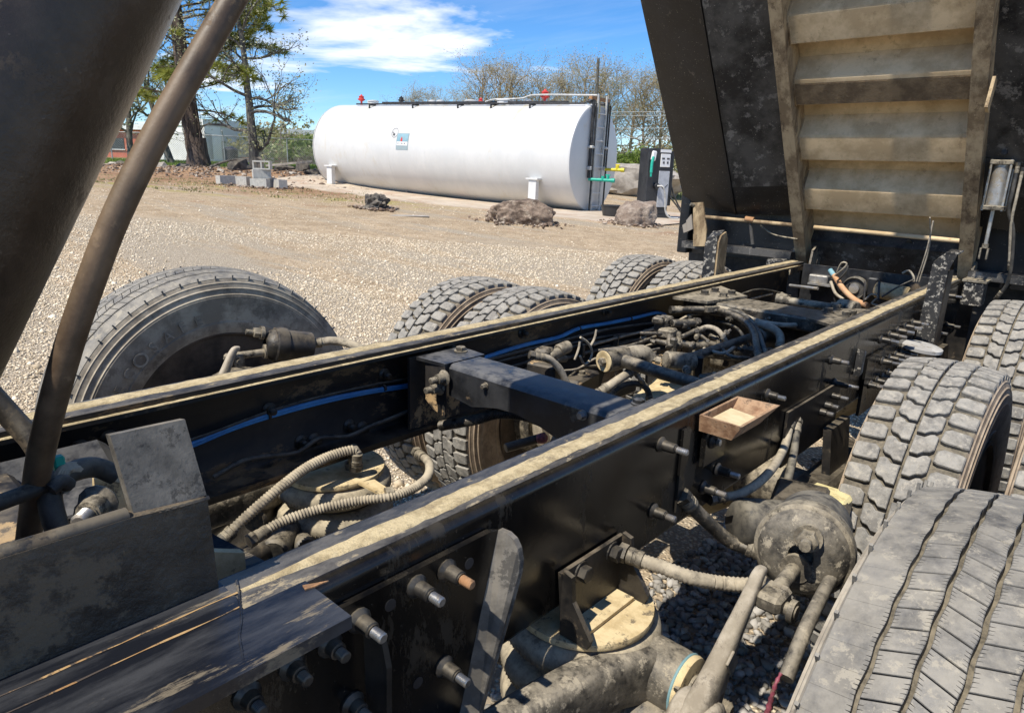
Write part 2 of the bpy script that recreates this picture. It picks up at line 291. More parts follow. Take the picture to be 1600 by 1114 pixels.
    def build(s, name, mats, parent=None, smooth=False, loc=None, rot=None):
        me = bpy.data.meshes.new(name); me.from_pydata(s.v, [], s.f); me.update()
        for m in ([mats] if isinstance(mats, str) else mats): me.materials.append(MATS[m])
        if any(s.mi): me.polygons.foreach_set('material_index', s.mi)
        if smooth:
            me.polygons.foreach_set('use_smooth', [True]*len(me.polygons))
            try: me.set_sharp_from_angle(angle=math.radians(smooth if smooth is not True else 38))
            except Exception: pass
        return put(name, me, parent, loc, rot)
def put(name, me, parent=None, loc=None, rot=None):
    o = bpy.data.objects.new(name, me); COL.objects.link(o); o.parent = parent
    if loc is not None: o.location = loc
    if rot is not None: o.rotation_euler = rot
    return o
def crom(P, step=.02):
    Q = []; E = [P[0]*2-P[1]] + P + [P[-1]*2-P[-2]]
    for i in range(1, len(E)-2):
        n = max(3, int((E[i+1]-E[i]).length/step))
        for k in range(n):
            t = k/n; a, b, c, d = E[i-1], E[i], E[i+1], E[i+2]
            Q.append(.5*((2*b)+(c-a)*t+(2*a-5*b+4*c-d)*t*t+(3*b-a-3*c+d)*t**3))
    Q.append(P[-1]); return Q
def tag(o, label=None, cat=None, group=None, kind=None):
    if label: o['label'] = label
    if cat: o['category'] = cat
    if group: o['group'] = group
    if kind: o['kind'] = kind
    return o
def thing(name, label, cat, loc=(0,0,0), rz=0, group=None):
    o = bpy.data.objects.new(name, None); COL.objects.link(o); o.location = loc; o.rotation_euler = (0,0,rz); o.empty_display_size = .2
    return tag(o, label, cat, group)
def part_empty(name, parent, loc=(0,0,0), rot=(0,0,0)):
    o = bpy.data.objects.new(name, None); COL.objects.link(o); o.parent = parent; o.location = loc; o.rotation_euler = rot; return o
def copy_tree(o, parent=None):
    c = o.copy(); COL.objects.link(c); c.parent = parent
    for ch in list(o.children): copy_tree(ch, c)
    return c
def ss(a, b, x): t = min(1, max(0, (x-a)/(b-a))); return t*t*(3-2*t)
def rotz(a): return Matrix.Rotation(a, 3, 'Z')
def basis(x, y, z): return Matrix((x, y, z)).transposed()
# ================================================================ SETTING
FU = (-math.sin(YAW), math.cos(YAW)); RV = (math.cos(YAW), math.sin(YAW))
def uv(x, y): return (x-CX)*FU[0]+y*FU[1], (x-CX)*RV[0]+y*RV[1]
def xy(u, v): return CX+u*FU[0]+v*RV[0], u*FU[1]+v*RV[1]
def gz(x, y):
    u, v = uv(x, y); u2 = min(max(u, -6), 30); v2 = min(max(v, -16), 9)
    px, py = xy(u2, v2); pl = -.0337*px-.0207*py
    w = ss(28.5, 35, u) if v < 0 else ss(28.5, 35+min(v, 10)*1.2, u)
    z = pl*(1-w)+1.02*w
    z += .05*math.sin(x*.31+1)*math.sin(y*.27)*ss(6, 14, u)
    # heap of scraped soil along the fence side of the yard
    z += .14*math.exp(-((u-31.2)/1.3)**2)*ss(-1.5, -5, v)*(.6+.4*math.sin(v*1.7))*(1-ss(-19, -24, v))
    return z
def on_ground(px, py, D):
    p = at(px, py, D=D); return Vector((p.x, p.y, gz(p.x, p.y)))
def build_ground():
    us = np.concatenate([np.arange(-30, 0, 3), np.arange(0, 46, .5), np.arange(46, 90, 4), np.geomspace(92, 1500, 16)])
    vs = np.concatenate([-np.geomspace(1500, 45, 14), np.arange(-42, 24, .75), np.geomspace(25, 1500, 16)])
    P = []; F = []; nv = len(vs)
    for u in us:
        for v in vs:
            x, y = xy(u, v); P.append((x, y, gz(x, y)))
    for i in range(len(us)-1):
        for j in range(nv-1): F.append((i*nv+j, i*nv+j+1, (i+1)*nv+j+1, (i+1)*nv+j))
    m = bpy.data.materials.new('yard_ground'); m.use_nodes = True; nt = m.node_tree; N = nt.nodes; L = nt.links; b = N['Principled BSDF']
    b.inputs['Roughness'].default_value = .95; b.inputs['Specular IOR Level'].default_value = .15
    tc = N.new('ShaderNodeTexCoord'); vec = tc.outputs['Object']
    def dot(d, off):
        n = N.new('ShaderNodeVectorMath'); n.operation = 'DOT_PRODUCT'; L.new(vec, n.inputs[0]); n.inputs[1].default_value = (*d, 0)
        a = N.new('ShaderNodeMath'); a.inputs[1].default_value = off; L.new(n.outputs['Value'], a.inputs[0]); return a.outputs[0]
    U = dot(FU, -CX*FU[0]); V = dot(RV, -CX*RV[0])
    def noise(s, d=6, r=.6, v=vec):
        n = N.new('ShaderNodeTexNoise'); n.inputs['Scale'].default_value = s; n.inputs['Detail'].default_value = d; n.inputs['Roughness'].default_value = r; L.new(v, n.inputs['Vector']); return n.outputs['Fac']
    def mr(f, a, bb, c=0, d=1):
        r = N.new('ShaderNodeMapRange'); r.interpolation_type = 'SMOOTHSTEP'
        for i, q in ((1, a), (2, bb), (3, c), (4, d)): r.inputs[i].default_value = q
        L.new(f, r.inputs[0]); return r.outputs[0]
    def mth(op, a, bb):
        x = N.new('ShaderNodeMath'); x.operation = op
        for i, q in enumerate((a, bb)):
            if isinstance(q, (int, float)): x.inputs[i].default_value = q
            else: L.new(q, x.inputs[i])
        return x.outputs[0]
    def mixc(f, a, bb):
        x = N.new('ShaderNodeMix'); x.data_type = 'RGBA'; L.new(f, x.inputs[0])
        for i, q in ((6, a), (7, bb)):
            if isinstance(q, tuple): x.inputs[i].default_value = (*q, 1)
            else: L.new(q, x.inputs[i])
        return x.outputs[2]
    vor = N.new('ShaderNodeTexVoronoi'); vor.inputs['Scale'].default_value = 52; L.new(vec, vor.inputs['Vector'])
    v2 = N.new('ShaderNodeTexVoronoi'); v2.inputs['Scale'].default_value = 21; v2.inputs['Randomness'].default_value = 1; L.new(vec, v2.inputs['Vector'])
    sepc = N.new('ShaderNodeSeparateColor'); L.new(vor.outputs['Color'], sepc.inputs[0])
    peb = mixc(sepc.outputs[0], (.47,.38,.26), (.79,.685,.515))
    peb = mixc(mr(vor.outputs['Distance'], .25, .62), peb, (.30,.25,.185))
    soil = mixc(mr(noise(2.2), .35, .65), (.33,.235,.135), (.50,.375,.235))
    soil = mixc(mr(noise(45, 6, .75), .50, .58), soil, (.58,.49,.36)); soil = mixc(mr(noise(17, 8, .75), .53, .60), soil, (.23,.165,.10))
    clay = mixc(mr(noise(1.4), .3, .7), (.26,.15,.085), (.42,.28,.17))
    clay = mixc(mr(noise(14, 4), .56, .7), clay, (.17,.10,.06))
    grass = mixc(mr(noise(.9), .3, .7), (.10,.145,.03), (.22,.26,.06)); grass = mixc(mr(noise(6), .4, .75), grass, (.27,.24,.10))
    mp = N.new('ShaderNodeMapping'); mp.inputs['Rotation'].default_value = (0, 0, -YAW-.12); mp.inputs['Scale'].default_value = (.22, 1.5, 1); L.new(vec, mp.inputs[0])
    track = noise(.75, 7, .62, mp.outputs[0])
    wob = mth('MULTIPLY', mth('SUBTRACT', noise(.22, 5), .5), 9)
    Un = mth('ADD', U, wob)
    gsoil = mth('MULTIPLY', mr(Un, 10.5, 14.5), mr(track, .36, .5))
    gsoil = mth('MAXIMUM', gsoil, mth('MULTIPLY', mr(track, .52, .60), mr(U, 2, 6, .3, .9)))
    col = mixc(gsoil, peb, soil)
    Vn = mth('ADD', V, mth('MULTIPLY', mth('SUBTRACT', noise(.35, 5), .5), 8))
    fclay = mth('MULTIPLY', mr(Un, 19.5, 24), mr(Vn, -2, -7))
    fclay = mth('MAXIMUM', fclay, mth('MULTIPLY', mr(noise(.55, 6), .60, .68), mr(U, 14, 18, 0, .8)))
    col = mixc(fclay, col, clay)
    yg = mth('MULTIPLY', mth('MULTIPLY', mr(Un, 18, 21), mr(Un, 25, 22)), mr(noise(1.1, 6), .5, .62)); yg = mth('MULTIPLY', yg, mr(V, 0, -5))
    col = mixc(yg, col, (.34,.29,.10))
    fgr = mr(mth('ADD', U, mth('MULTIPLY', mth('SUBTRACT', noise(.6, 5), .5), 5)), 32, 35); col = mixc(fgr, col, grass)
    L.new(col, b.inputs['Base Color'])
    bp = N.new('ShaderNodeBump'); bp.inputs['Strength'].default_value = .8; bp.inputs['Distance'].default_value = .03
    hh = mth('ADD', mth('MULTIPLY', mr(vor.outputs['Distance'], 0, .6, 1, 0), .6), mth('MULTIPLY', noise(9, 6, .7), .9))
    L.new(hh, bp.inputs['Height']); L.new(bp.outputs[0], b.inputs['Normal'])
    MATS['yard_ground'] = m
    b2 = MB(); b2.v = P; b2.f = F; b2.mi = [0]*len(F)
    return tag(b2.build('ground', 'yard_ground', smooth=180), kind='structure')
build_ground()
def stones(name, label, pts, sizes, mcol, sub=0):
    """loose stones as one mesh; 8 or 20 faced irregular lumps"""
    if sub: 
        t = (1+5**.5)/2; bv = np.array([(-1,t,0),(1,t,0),(-1,-t,0),(1,-t,0),(0,-1,t),(0,1,t),(0,-1,-t),(0,1,-t),(t,0,-1),(t,0,1),(-t,0,-1),(-t,0,1)])/1.9
        bf = np.array([(0,11,5),(0,5,1),(0,1,7),(0,7,10),(0,10,11),(1,5,9),(5,11,4),(11,10,2),(10,7,6),(7,1,8),(3,9,4),(3,4,2),(3,2,6),(3,6,8),(3,8,9),(4,9,5),(2,4,11),(6,2,10),(8,6,7),(9,8,1)])
    else:
        bv = np.array([(1,0,0),(-1,0,0),(0,1,0),(0,-1,0),(0,0,1),(0,0,-1)], float); bf = np.array([(0,2,4),(2,1,4),(1,3,4),(3,0,4),(2,0,5),(1,2,5),(3,1,5),(0,3,5)])
    n = len(pts); k = len(bv); V = np.repeat(bv[None], n, 0)*(1+(.5 if sub else .38)*nr.uniform(-1, 1, (n, k, 1)))*nr.uniform(.55, 1.15, (n, 1, 3))*np.array([1,1,.72])
    a = nr.uniform(0, 6.28, n); c, s = np.cos(a), np.sin(a); b = nr.uniform(-.6, .6, n); cb, sb = np.cos(b), np.sin(b)
    R = np.zeros((n,3,3)); R[:,0,0]=c; R[:,0,1]=-s; R[:,1,0]=s; R[:,1,1]=c; R[:,2,2]=1
    T = np.zeros((n,3,3)); T[:,0,0]=1; T[:,1,1]=cb; T[:,1,2]=-sb; T[:,2,1]=sb; T[:,2,2]=cb
    V = np.einsum('nij,nkj->nki', R@T, V)*np.asarray(sizes)[:,None,None]+np.asarray(pts)[:,None,:]
    F = (bf[None]+(np.arange(n)*k)[:,None,None]).reshape(-1, 3)
    me = bpy.data.meshes.new(name); me.vertices.add(n*k); me.vertices.foreach_set('co', V.reshape(-1).astype(np.float32))
    nf = len(F); me.loops.add(nf*3); me.loops.foreach_set('vertex_index', F.reshape(-1).astype(np.int32)); me.polygons.add(nf)
    me.polygons.foreach_set('loop_start', np.arange(0, nf*3, 3, dtype=np.int32)); me.update(calc_edges=True)
    at_ = me.attributes.new('tone', 'FLOAT', 'FACE'); at_.data.foreach_set('value', np.repeat(nr.uniform(0, 1, n), len(bf)).astype(np.float32))
    me.materials.append(MATS[mcol]); me.validate()
    return tag(put(name, me), label, None, None, 'stuff')
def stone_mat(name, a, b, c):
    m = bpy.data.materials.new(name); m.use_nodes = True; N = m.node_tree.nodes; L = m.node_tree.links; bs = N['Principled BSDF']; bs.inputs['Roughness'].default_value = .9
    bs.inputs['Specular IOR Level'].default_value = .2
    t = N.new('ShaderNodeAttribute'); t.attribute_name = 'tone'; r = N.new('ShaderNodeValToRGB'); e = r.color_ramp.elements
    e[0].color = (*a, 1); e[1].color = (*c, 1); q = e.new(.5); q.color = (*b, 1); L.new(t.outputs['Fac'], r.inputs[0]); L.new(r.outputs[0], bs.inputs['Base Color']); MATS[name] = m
stone_mat('gravel_stone', (.39,.315,.215), (.61,.51,.365), (.84,.74,.57)); stone_mat('shade_painted_stone', (.16,.15,.13), (.27,.255,.23), (.42,.40,.37))  # second tone is a darkened gravel, shade under the chassis put into its colour
def scatter_gravel():
    P = []; Sz = []
    def field(n, u0, u1, s0, s1, keep=1.0):
        u = np.sqrt(nr.uniform(u0*u0, u1*u1, n)); v = u*nr.uniform(-.82, .62, n)
        for a, b in zip(u, v):
            x, y = xy(a, b)
            if -.55 < x < .35 and y < 4.2: continue
            if math.sin(x*.9+y*.6)+math.sin(x*.37-y*.8+2) > .9+nr.uniform(-.5, .9): continue
            P.append((x, y, gz(x, y)+.002)); Sz.append(nr.uniform(s0, s1)*(1 if nr.rand() < .95 else 1.7))
    field(500, 2.0, 9, .022, .04); field(30000, 1.6, 4.0, .005, .0125); field(52000, 4.0, 8, .007, .015); field(30000, 8, 13, .010, .019); field(4500, 12, 24, .012, .026)
    stones('gravel', 'pale crushed limestone gravel spread over the yard', P, Sz, 'gravel_stone')
    P = []; Sz = []
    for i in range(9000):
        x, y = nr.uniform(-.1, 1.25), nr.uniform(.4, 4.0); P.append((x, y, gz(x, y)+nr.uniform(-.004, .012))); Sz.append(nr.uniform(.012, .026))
    stones('gravel', 'crushed stone under the chassis, its colour darkened for the shade', P, Sz, 'shade_painted_stone', 1)
scatter_gravel()
# ---------------------------------------------------------------- concrete pad under the tank
PL = at(539, 232, D=29.9); PRR = at(928, 249, D=23.5)          # centres of the two tank ends
AX = (PRR-PL); TL = AX.length; AX.normalize()
HX = Vector((AX.x, AX.y, 0)).normalized(); HY = Vector((-HX.y, HX.x, 0))
def pad():
    o0 = PL-HX*1.2; nx, ny = 26, 12; b = MB(); vs = []
    for j in range(ny+1):
        for i in range(nx+1):
            q = o0+HX*(i/nx*(TL+5.2))+HY*(-4.4+j/ny*8.2); jit = .14*math.sin(i*2.3+j*3.1) if j in (0, ny) or i in (0, nx) else 0
            q = q+HY*jit; vs.append((q.x, q.y, gz(q.x, q.y)+.035))
    fs = [(j*(nx+1)+i, j*(nx+1)+i+1, (j+1)*(nx+1)+i+1, (j+1)*(nx+1)+i) for j in range(ny) for i in range(nx)]
    b.add(vs, fs)
    rim = [j*(nx+1) for j in range(ny, -1, -1)][::-1]
    for row in (range(0, nx+1), range(ny*(nx+1), (ny+1)*(nx+1))):
        row = list(row); lo = len(b.v); b.add([(vs[k][0], vs[k][1], vs[k][2]-.2) for k in row], [])
        b.f += [(row[k], lo+k, lo+k+1, row[k+1]) for k in range(len(row)-1)]; b.mi += [0]*(len(row)-1)
    tag(b.build('concrete_pad', 'concrete_pad', smooth=30), kind='structure')
pad()
# ---------------------------------------------------------------- fuel tank
def fuel_tank():
    R = 1.76; t = thing('fuel_tank', 'long white cylindrical fuel storage tank on a concrete pad', 'fuel tank', (PL.x, PL.y, gz(PL.x, PL.y)))
    off = -Vector(t.location)
    up = (Vector((0,0,1))-AX*AX.z).normalized(); sd = AX.cross(up); B = basis(AX, sd, up)
    def wp(a, s, h): return PL+AX*a+sd*s+up*h+off            # along the tank, towards the camera, up
    b = MB(); b.lathe([(0, R-.1), (.02, R-.03), (.06, R), (TL-.05, R), (TL-.015, R-.01)], PL+off, AX, 72); b.build('shell', 'tank_white', t, 40)
    for a in np.linspace(2.4, TL-2.4, 5):
        b = MB(); b.lathe([(a-.012, R+.001), (a-.006, R+.004), (a+.006, R+.004), (a+.012, R+.001)], PL+off, AX, 72, 0, 2*math.pi-1e-4); b.build('weld_seam', 'tank_white', t, 60)
    for a, d in ((TL-.02, 1), (.0, -1)):
        b = MB(); q = PL+off+AX*a; b.lathe([(0, R-.012), (.035*d, R-.02), (.05*d, R-.06), (.062*d, .6), (.065*d, .001)], q, AX, 72); b.build('end_cap', 'tank_white', t, 25)
    # legs / saddles
    for a in (1.0, TL-1.30):
        for s in (1, -1):
            q = wp(a, s*(R-.02), 0); zb = gz(q.x-off.x, q.y-off.y)+off.z+.03; zt = q.z-.72
            b = MB(); b.box((q.x, q.y, (zb+zt)/2), (.30, .2, zt-zb), B, .01); b.box((q.x, q.y, zt), (.46, .3, .05), B); b.build('leg', 'tank_white', t)
    # pipework running along the top
    b = MB(); h = R+.06
    b.tube([wp(2.6, .35, h), wp(TL-.9, .42, h-.01)], .035, 8, smooth=False); b.build('roof_pipe', 'pipe_black', t, 60)
    b = MB(); b.tube([wp(1.3, .52, h-.06), wp(TL-.2, .55, h-.07)], .03, 8, smooth=False); b.build('roof_pipe', 'pipe_black', t, 60)
    b = MB(); b.tube([wp(TL-4.3, .5, h), wp(TL-3.9, .45, h+.08), wp(TL-2.9, .3, h+.12), wp(TL-2.3, .2, h+.24), wp(TL+.0, .1, h+.22)], .03, 8); b.build('roof_pipe', 'pipe_grey', t, 60)
    for a in (2.3, 4.6, 6.8, 8.3, TL-2.2):
        b = MB(); b.box(wp(a, .6, R-.05), (.05, .34, .05), B); b.box(wp(a, .78, R-.12), (.05, .05, .14), B); b.build('pipe_bracket', 'pipe_black', t)
    # vents, fittings
    def vent(a, s, sc, m):
        b = MB(); q = wp(a, s, R-.05); b.cyl(q, q+up*.32*sc, .06*sc, 10); b.lathe([(.28*sc, .07*sc), (.33*sc, .16*sc), (.42*sc, .17*sc), (.46*sc, .13*sc), (.54*sc, .16*sc), (.60*sc, .06*sc), (.66*sc, .03*sc)], q, up, 12)
        for k in range(4):
            an = k*1.57+.4; dd = AX*math.cos(an)+sd*math.sin(an); b.cyl(q+up*.38*sc+dd*.1*sc, q+up*.38*sc+dd*.22*sc, .035*sc, 6)
        b.build('vent_valve', m, t, 50)
    vent(1.05, .0, .72, 'red_paint'); vent(TL-2.1, .0, .85, 'red_paint'); vent(TL-5.1, -.3, .5, 'red_paint')
    vent(3.2, -.1, .62, 'pipe_black')
    for a, s, r in ((1.7, .1, .14), (2.0, .25, .2), (5.0, .1, .13), (5.4, .1, .13), (6.9, .1, .24), (8.6, .1, .13), (9.4, .1, .12), (TL-3.6, .25, .3)):
        b = MB(); q = wp(a, s, R-.06); b.lathe([(0, r), (.16, r), (.17, r*1.1), (.21, r*1.1), (.23, r*.6), (.23, .001)], q, up, 12); b.build('hatch_lid', 'tank_white', t, 40)
    # ladder and down pipes at the near end
    e = TL+.10
    for s in (.30, -.32):
        b = MB(); b.box(wp(e+.06, s, .12), (.05, .07, 2*R+.32), B); b.build('ladder_rail', 'pipe_grey', t)
    for k in range(8):
        b = MB(); b.cyl(wp(e+.06, .30, R-.3-k*.43), wp(e+.06, -.32, R-.3-k*.43), .018, 6); b.build('ladder_rung', 'tank_white', t)
    for s, hb in ((.52, -.62), (-.5, -.28)):
        b = MB(); q0 = wp(TL-.15, s, R+.05); q1 = wp(e+.02, s, R+.03); q2 = wp(e+.02, s, hb)
        b.tube([q0, q1], .05, 8, smooth=False); b.cyl(q1+up*.07, q2, .055, 8); b.build('down_pipe', 'pipe_black', t, 50)
        b = MB(); b.cyl(wp(e+.1, s-.05, R), wp(e+.1, s-.05, -R-.02), .03, 8); b.build('down_pipe', 'pipe_black', t, 50)
        b = MB(); b.box(wp(e+.03, s, .38), (.2, .2, .09), B, .02); b.box(wp(e+.03, s, -.3), (.15, .16, .13), B, .02); b.build('pipe_clamp', 'pipe_grey', t)
    for s, hh, m, ln in ((.52, -.66, 'green_paint', .85), (-.5, -.32, 'yellow_paint', .7)):
        b = MB(); q = wp(e+.02, s, hh); d = (AX*.55+sd*-.1).normalized(); b.cyl(q, q+d*.38, .05, 8); b.cyl(q+d*.3, q+d*ln, .055, 10); b.cyl(q+d*(ln-.06), q+d*(ln+.06), .075, 10)
        b.cyl(q+d*.5, q+d*.5+up*.13, .06, 8); b.cyl(q+d*(ln-.18), q+d*(ln-.18)+up*.17, .05, 8); b.box(q+d*(ln-.18)+up*.17, (.16, .04, .04), B); b.build('hose_valve', m, t, 50)
    b = MB(); b.box(wp(e-.03, .1, R-.24), (.02, .3, .4), B); b.build('tag_plate', 'yellow_wood', t)
    b = MB(); b.box(wp(e-.05, .0, R+.16), (.12, 1.3, .1), B); b.build('pipe_bracket', 'rust', t)
    for k, (a_, w_, t0, t1) in enumerate(((2.2, .05, .98, 1.35), (4.7, .04, 1.05, 1.4), (6.0, .06, 1.0, 1.38), (TL-3.9, .10, .80, 1.36), (TL-3.5, .05, .95, 1.36), (TL-2.5, .12, .72, 1.36), (TL-1.2, .06, .85, 1.36))):
        b = MB(); vs = []
        for j in range(9):
            an = t1+(t0-t1)*j/8; ww = w_*(1-.6*j/8)*(.8+.4*math.sin(j*2.1+k))
            for sx in (-1, 1): vs.append(wp(a_+sx*ww+.012*math.sin(j*1.3+k), math.cos(an)*(R+.0025), math.sin(an)*(R+.0025)))
        b.add(vs, [(2*j, 2*j+1, 2*j+3, 2*j+2) for j in range(8)]); b.build('rust_run', 'tank_stain', t, 60)
    # sign on the flank facing the yard
    q = at(668, 224, D=27.0); a = (q-PL).dot(AX); hh = (q-PL).dot(up); ang = math.asin(max(-.9, min(.9, hh/R)))
    def panel(a0, a1, h0, h1, m, nm, lift, par):
        b = MB(); vs = []
        for k in range(7):
            an = ang+(h0+(h1-h0)*k/6)/R
            for aa in (a0, a1): vs.append(wp(a+aa, math.cos(an)*(R+lift), math.sin(an)*(R+lift)))
        b.add(vs, [(2*k, 2*k+1, 2*k+3, 2*k+2) for k in range(6)]); return b.build(nm, m, par, 60)
    sg = panel(-.28, .32, -.31, .31, 'sign_grey', 'sign_panel', .006, t)
    panel(-.25, .29, .0, .28, 'sign_blue', 'sign_field', .010, sg); panel(-.25, .29, -.15, -.01, 'pump_white', 'sign_band', .010, sg)
    for k, (x0, w_) in enumerate(((-.2, .05), (-.09, .03), (-.02, .05), (.06, .03), (.13, .06))): panel(x0, x0+w_, -.10, -.05, 'ink_grey', 'sign_letter', .014, sg)
    b = MB(); vs = []
    fl = [(0, .16), (-.045, .08), (-.05, .03), (-.03, 0), (.03, 0), (.05, .03), (.035, .09)]
    for x_, h_ in fl: an = ang+(.0+h_*1.15)/R; vs.append(wp(a-.02+x_, math.cos(an)*(R+.014), math.sin(an)*(R+.014)))
    b.add(vs, [tuple(range(len(fl)))]); b.build('sign_flame', 'red_paint', sg)
    b = MB(); vs = []
    for k in range(24):
        for r_ in (.165, .195):
            an = ang+(.32+r_*math.sin(k*math.pi/12))/R; vs.append(wp(a-.43+r_*math.cos(k*math.pi/12)*.85, math.cos(an)*(R+.006), math.sin(an)*(R+.006)))
    b.add(vs, [(2*k, 2*k+1, (2*k+3) % 48, (2*k+2) % 48) for k in range(24)]); rg = b.build('round_mark', 'ink_grey', t)
    panel(-.5, -.4, .21, .29, 'ink', 'mark_glyph', .007, rg); panel(-.55, -.47, .30, .35, 'ink_grey', 'mark_glyph', .007, rg)
fuel_tank()
# ---------------------------------------------------------------- fuel dispenser
def dispenser():
    g = on_ground(1018, 338, 22.4); t = thing('fuel_dispenser', 'black and silver fuel dispenser with hoses beside the tank end', 'fuel dispenser', g, YAW+.42)
    b = MB(); b.box((0, 0, .06), (1.0, .62, .12), None, .01); b.box((-.03, 0, 1.14), (.86, .5, 2.04), None, .02); b.build('cabinet', 'pump_black', t)
    b = MB(); b.box((.17, -.262, .92), (.40, .03, 1.12), None, .008); d = b.build('door_panel', 'pump_grey', t)
    for s in (-1, 1):
        b = MB(); b.box((.17+s*.08, -.281, 1.0), (.2, .006, .02), Matrix.Rotation(s*-.75, 3, 'Y')); b.build('door_groove', 'pump_black', d)
    b = MB(); b.box((.17, -.262, 1.80), (.36, .03, .40), None, .008); d = b.build('display_panel', 'pump_white', t)
    for x_, z_, w_, h_ in ((.08, 1.86, .1, .05), (.26, 1.86, .1, .05), (.10, 1.74, .06, .07), (.25, 1.74, .06, .07)):
        b = MB(); b.box((x_, -.281, z_), (w_, .008, h_)); b.build('display_window', 'ink', d)
    b = MB(); b.box((.17, -.262, 2.09), (.40, .02, .09)); b.build('header_strip', 'pump_white', t)
    b = MB(); b.box((.485, -.02, 1.25), (.16, .34, 1.7), None, .02); b.build('side_column', 'pump_black', t)
    b = MB(); b.box((-.30, -.29, 1.93), (.16, .1, .30), Matrix.Rotation(.15, 3, 'Y'), .03); b.build('nozzle_boot', 'pump_white', t)
    b = MB(); b.tube([(-.34, -.33, 1.9), (-.39, -.35, 1.7), (-.40, -.36, 1.42)], .045, 8, step=.1); b.tube([(-.40, -.36, 1.42), (-.40, -.36, 1.3)], .03, 6, smooth=False); b.build('nozzle', 'green_paint', t, 50)
    b = MB(); b.cyl((-.12, -.26, 1.02), (-.12, -.36, 1.02), .09, 12, bev=.01); b.build('hose_reel_cap', 'pump_black', t, 40)
    b = MB(); b.tube([(-.12, -.36, 1.02), (.0, -.5, 1.0), (.12, -.48, .7), (.2, -.45, .25), (.35, -.5, .05), (.6, -.6, .03)], .028, 8, step=.06); b.build('hose', 'pipe_grey', t, 60)
    b = MB(); b.tube([(.56, -.1, 1.15), (.66, -.15, .8), (.9, -.25, .35), (1.25, -.35, .05), (1.7, -.3, .03)], .026, 8, step=.06); b.tube([(.5, -.18, .7), (.75, -.3, .4), (.95, -.45, .1), (1.2, -.6, .03)], .026, 8, step=.06); b.build('hose', 'hose_black', t, 60)
dispenser()
b = MB(); q = on_ground(956, 334, 21.4); R_ = rotz(.5)
b.lathe([(.0, .28), (.30, .34), (.31, .36), (.33, .36), (.33, .33), (.05, .27), (.05, .001)], (0,0,.035), (0,0,1), 20)
tag(b.build('bucket', 'pump_black', None, 40, q), 'dark grey plastic tub standing on the pad by the tank end', 'tub')
# ---------------------------------------------------------------- boulders and rubble
def rock(name, label, cat, px, py, D, dims, m, seed, rz=0, sub=3, rough=.2, group=None, sink=.13, boxy=.45):
    import bmesh
    rr = np.random.RandomState(seed); bm = bmesh.new(); bmesh.ops.create_icosphere(bm, subdivisions=sub, radius=1)
    K = [(rr.normal(size=3), rr.uniform(0, 6)) for _ in range(14)]
    PN = [(Vector(rr.normal(size=3)).normalized(), rr.uniform(.72, 1.02)) for _ in range(22)]+[(Vector(q), rr.uniform(.8, .95)) for q in ((1,0,0),(-1,0,0),(0,1,0),(0,-1,0),(0,0,1))]
    for v in bm.verts:
        c = v.co.normalized(); r = 1.35
        for nrm, dd in PN:
            k = c.dot(nrm)
            if k > .2: r = min(r, dd/k)
        r = r*.85+.15
        for i, (k, ph) in enumerate(K): r += rough*(.28/(1+i*.25))*math.sin(c.dot(Vector(k))*(2.2+i*1.5)+ph)
        v.co = Vector((c.x*r*dims[0]/1.9, c.y*r*dims[1]/1.9, max(-.55, c.z*r)*dims[2]/1.5))
    me = bpy.data.meshes.new(name); bm.to_mesh(me); bm.free(); me.materials.append(MATS[m]); zmin = min(v.co.z for v in me.vertices)
    if sub > 2: me.polygons.foreach_set('use_smooth', [True]*len(me.polygons)); me.set_sharp_from_angle(angle=math.radians(24))
    g = on_ground(px, py, D); return tag(put(name, me, None, (g.x, g.y, g.z-zmin-sink), (0, 0, rz)), label, cat, group)
rock('boulder', 'large brown boulder lying in front of the tank leg', 'boulder', 813, 350, 17.4, (1.62, 1.0, .74), 'boulder_rock', 3, YAW+.1, 5, .11)
rock('boulder', 'square paler boulder standing beside the fuel dispenser', 'boulder', 992, 350, 18.9, (1.16, 1.0, .82), 'boulder_pale', 8, YAW+.3, 5, .09, boxy=.7)
rock('tree_stump', 'small weathered grey stump in the dirt before the tank', 'stump', 588, 328, 18.4, (.68, .5, .46), 'dark_rubble', 5, .4, 4, .42, sink=.04)
for i, (px, py, D, dm, m, lb) in enumerate((
    (190, 262, 33, (1.0,.6,.4), 'dark_rubble', 'dark slab leaning on pale rubble left of the slanting hose'), (178, 268, 32, (.8,.6,.4), 'pale_rubble', 'pale broken concrete lump left of the slanting hose'),
    (252, 268, 31, (.9,.7,.5), 'pale_rubble', 'pale broken concrete chunk beside the slanting hose'), (285, 263, 31.5, (1.3,.6,.45), 'dark_rubble', 'black charred log end at the pine foot'),
    (372, 262, 31, (1.7,1.0,.8), 'dark_rubble', 'brown root mound between pine and small oak'), (404, 259, 31, (.7,.6,1.0), 'dark_rubble', 'dark upright root chunk at the small oak foot'),
    (416, 262, 30.5, (.5,.3,.22), 'brick_chip', 'orange broken brick behind the block stack'), (447, 262, 31, (1.5,.6,.55), 'dark_rubble', 'dark tilted slab right of the block stack'),
    (474, 258, 31, (1.2,.7,.95), 'dark_rubble', 'dark square slab standing near the tank end'), (490, 268, 30.5, (1.3,.7,.5), 'dark_rubble', 'dark rubble lump against the far tank end'),
    (345, 270, 30, (.7,.4,.3), 'pale_rubble', 'small pale stone below the root mound'), (455, 271, 30, (.7,.5,.3), 'pale_rubble', 'small pale stone right of the block stack'))):
    rock('rubble_chunk', lb, 'rubble', px, py, D, tuple(q*.75 for q in dm), m, 20+i, rnd.uniform(0, 3), 2, .28, 'rubble along the fence', boxy=.8, sink=.15)
b = MB()
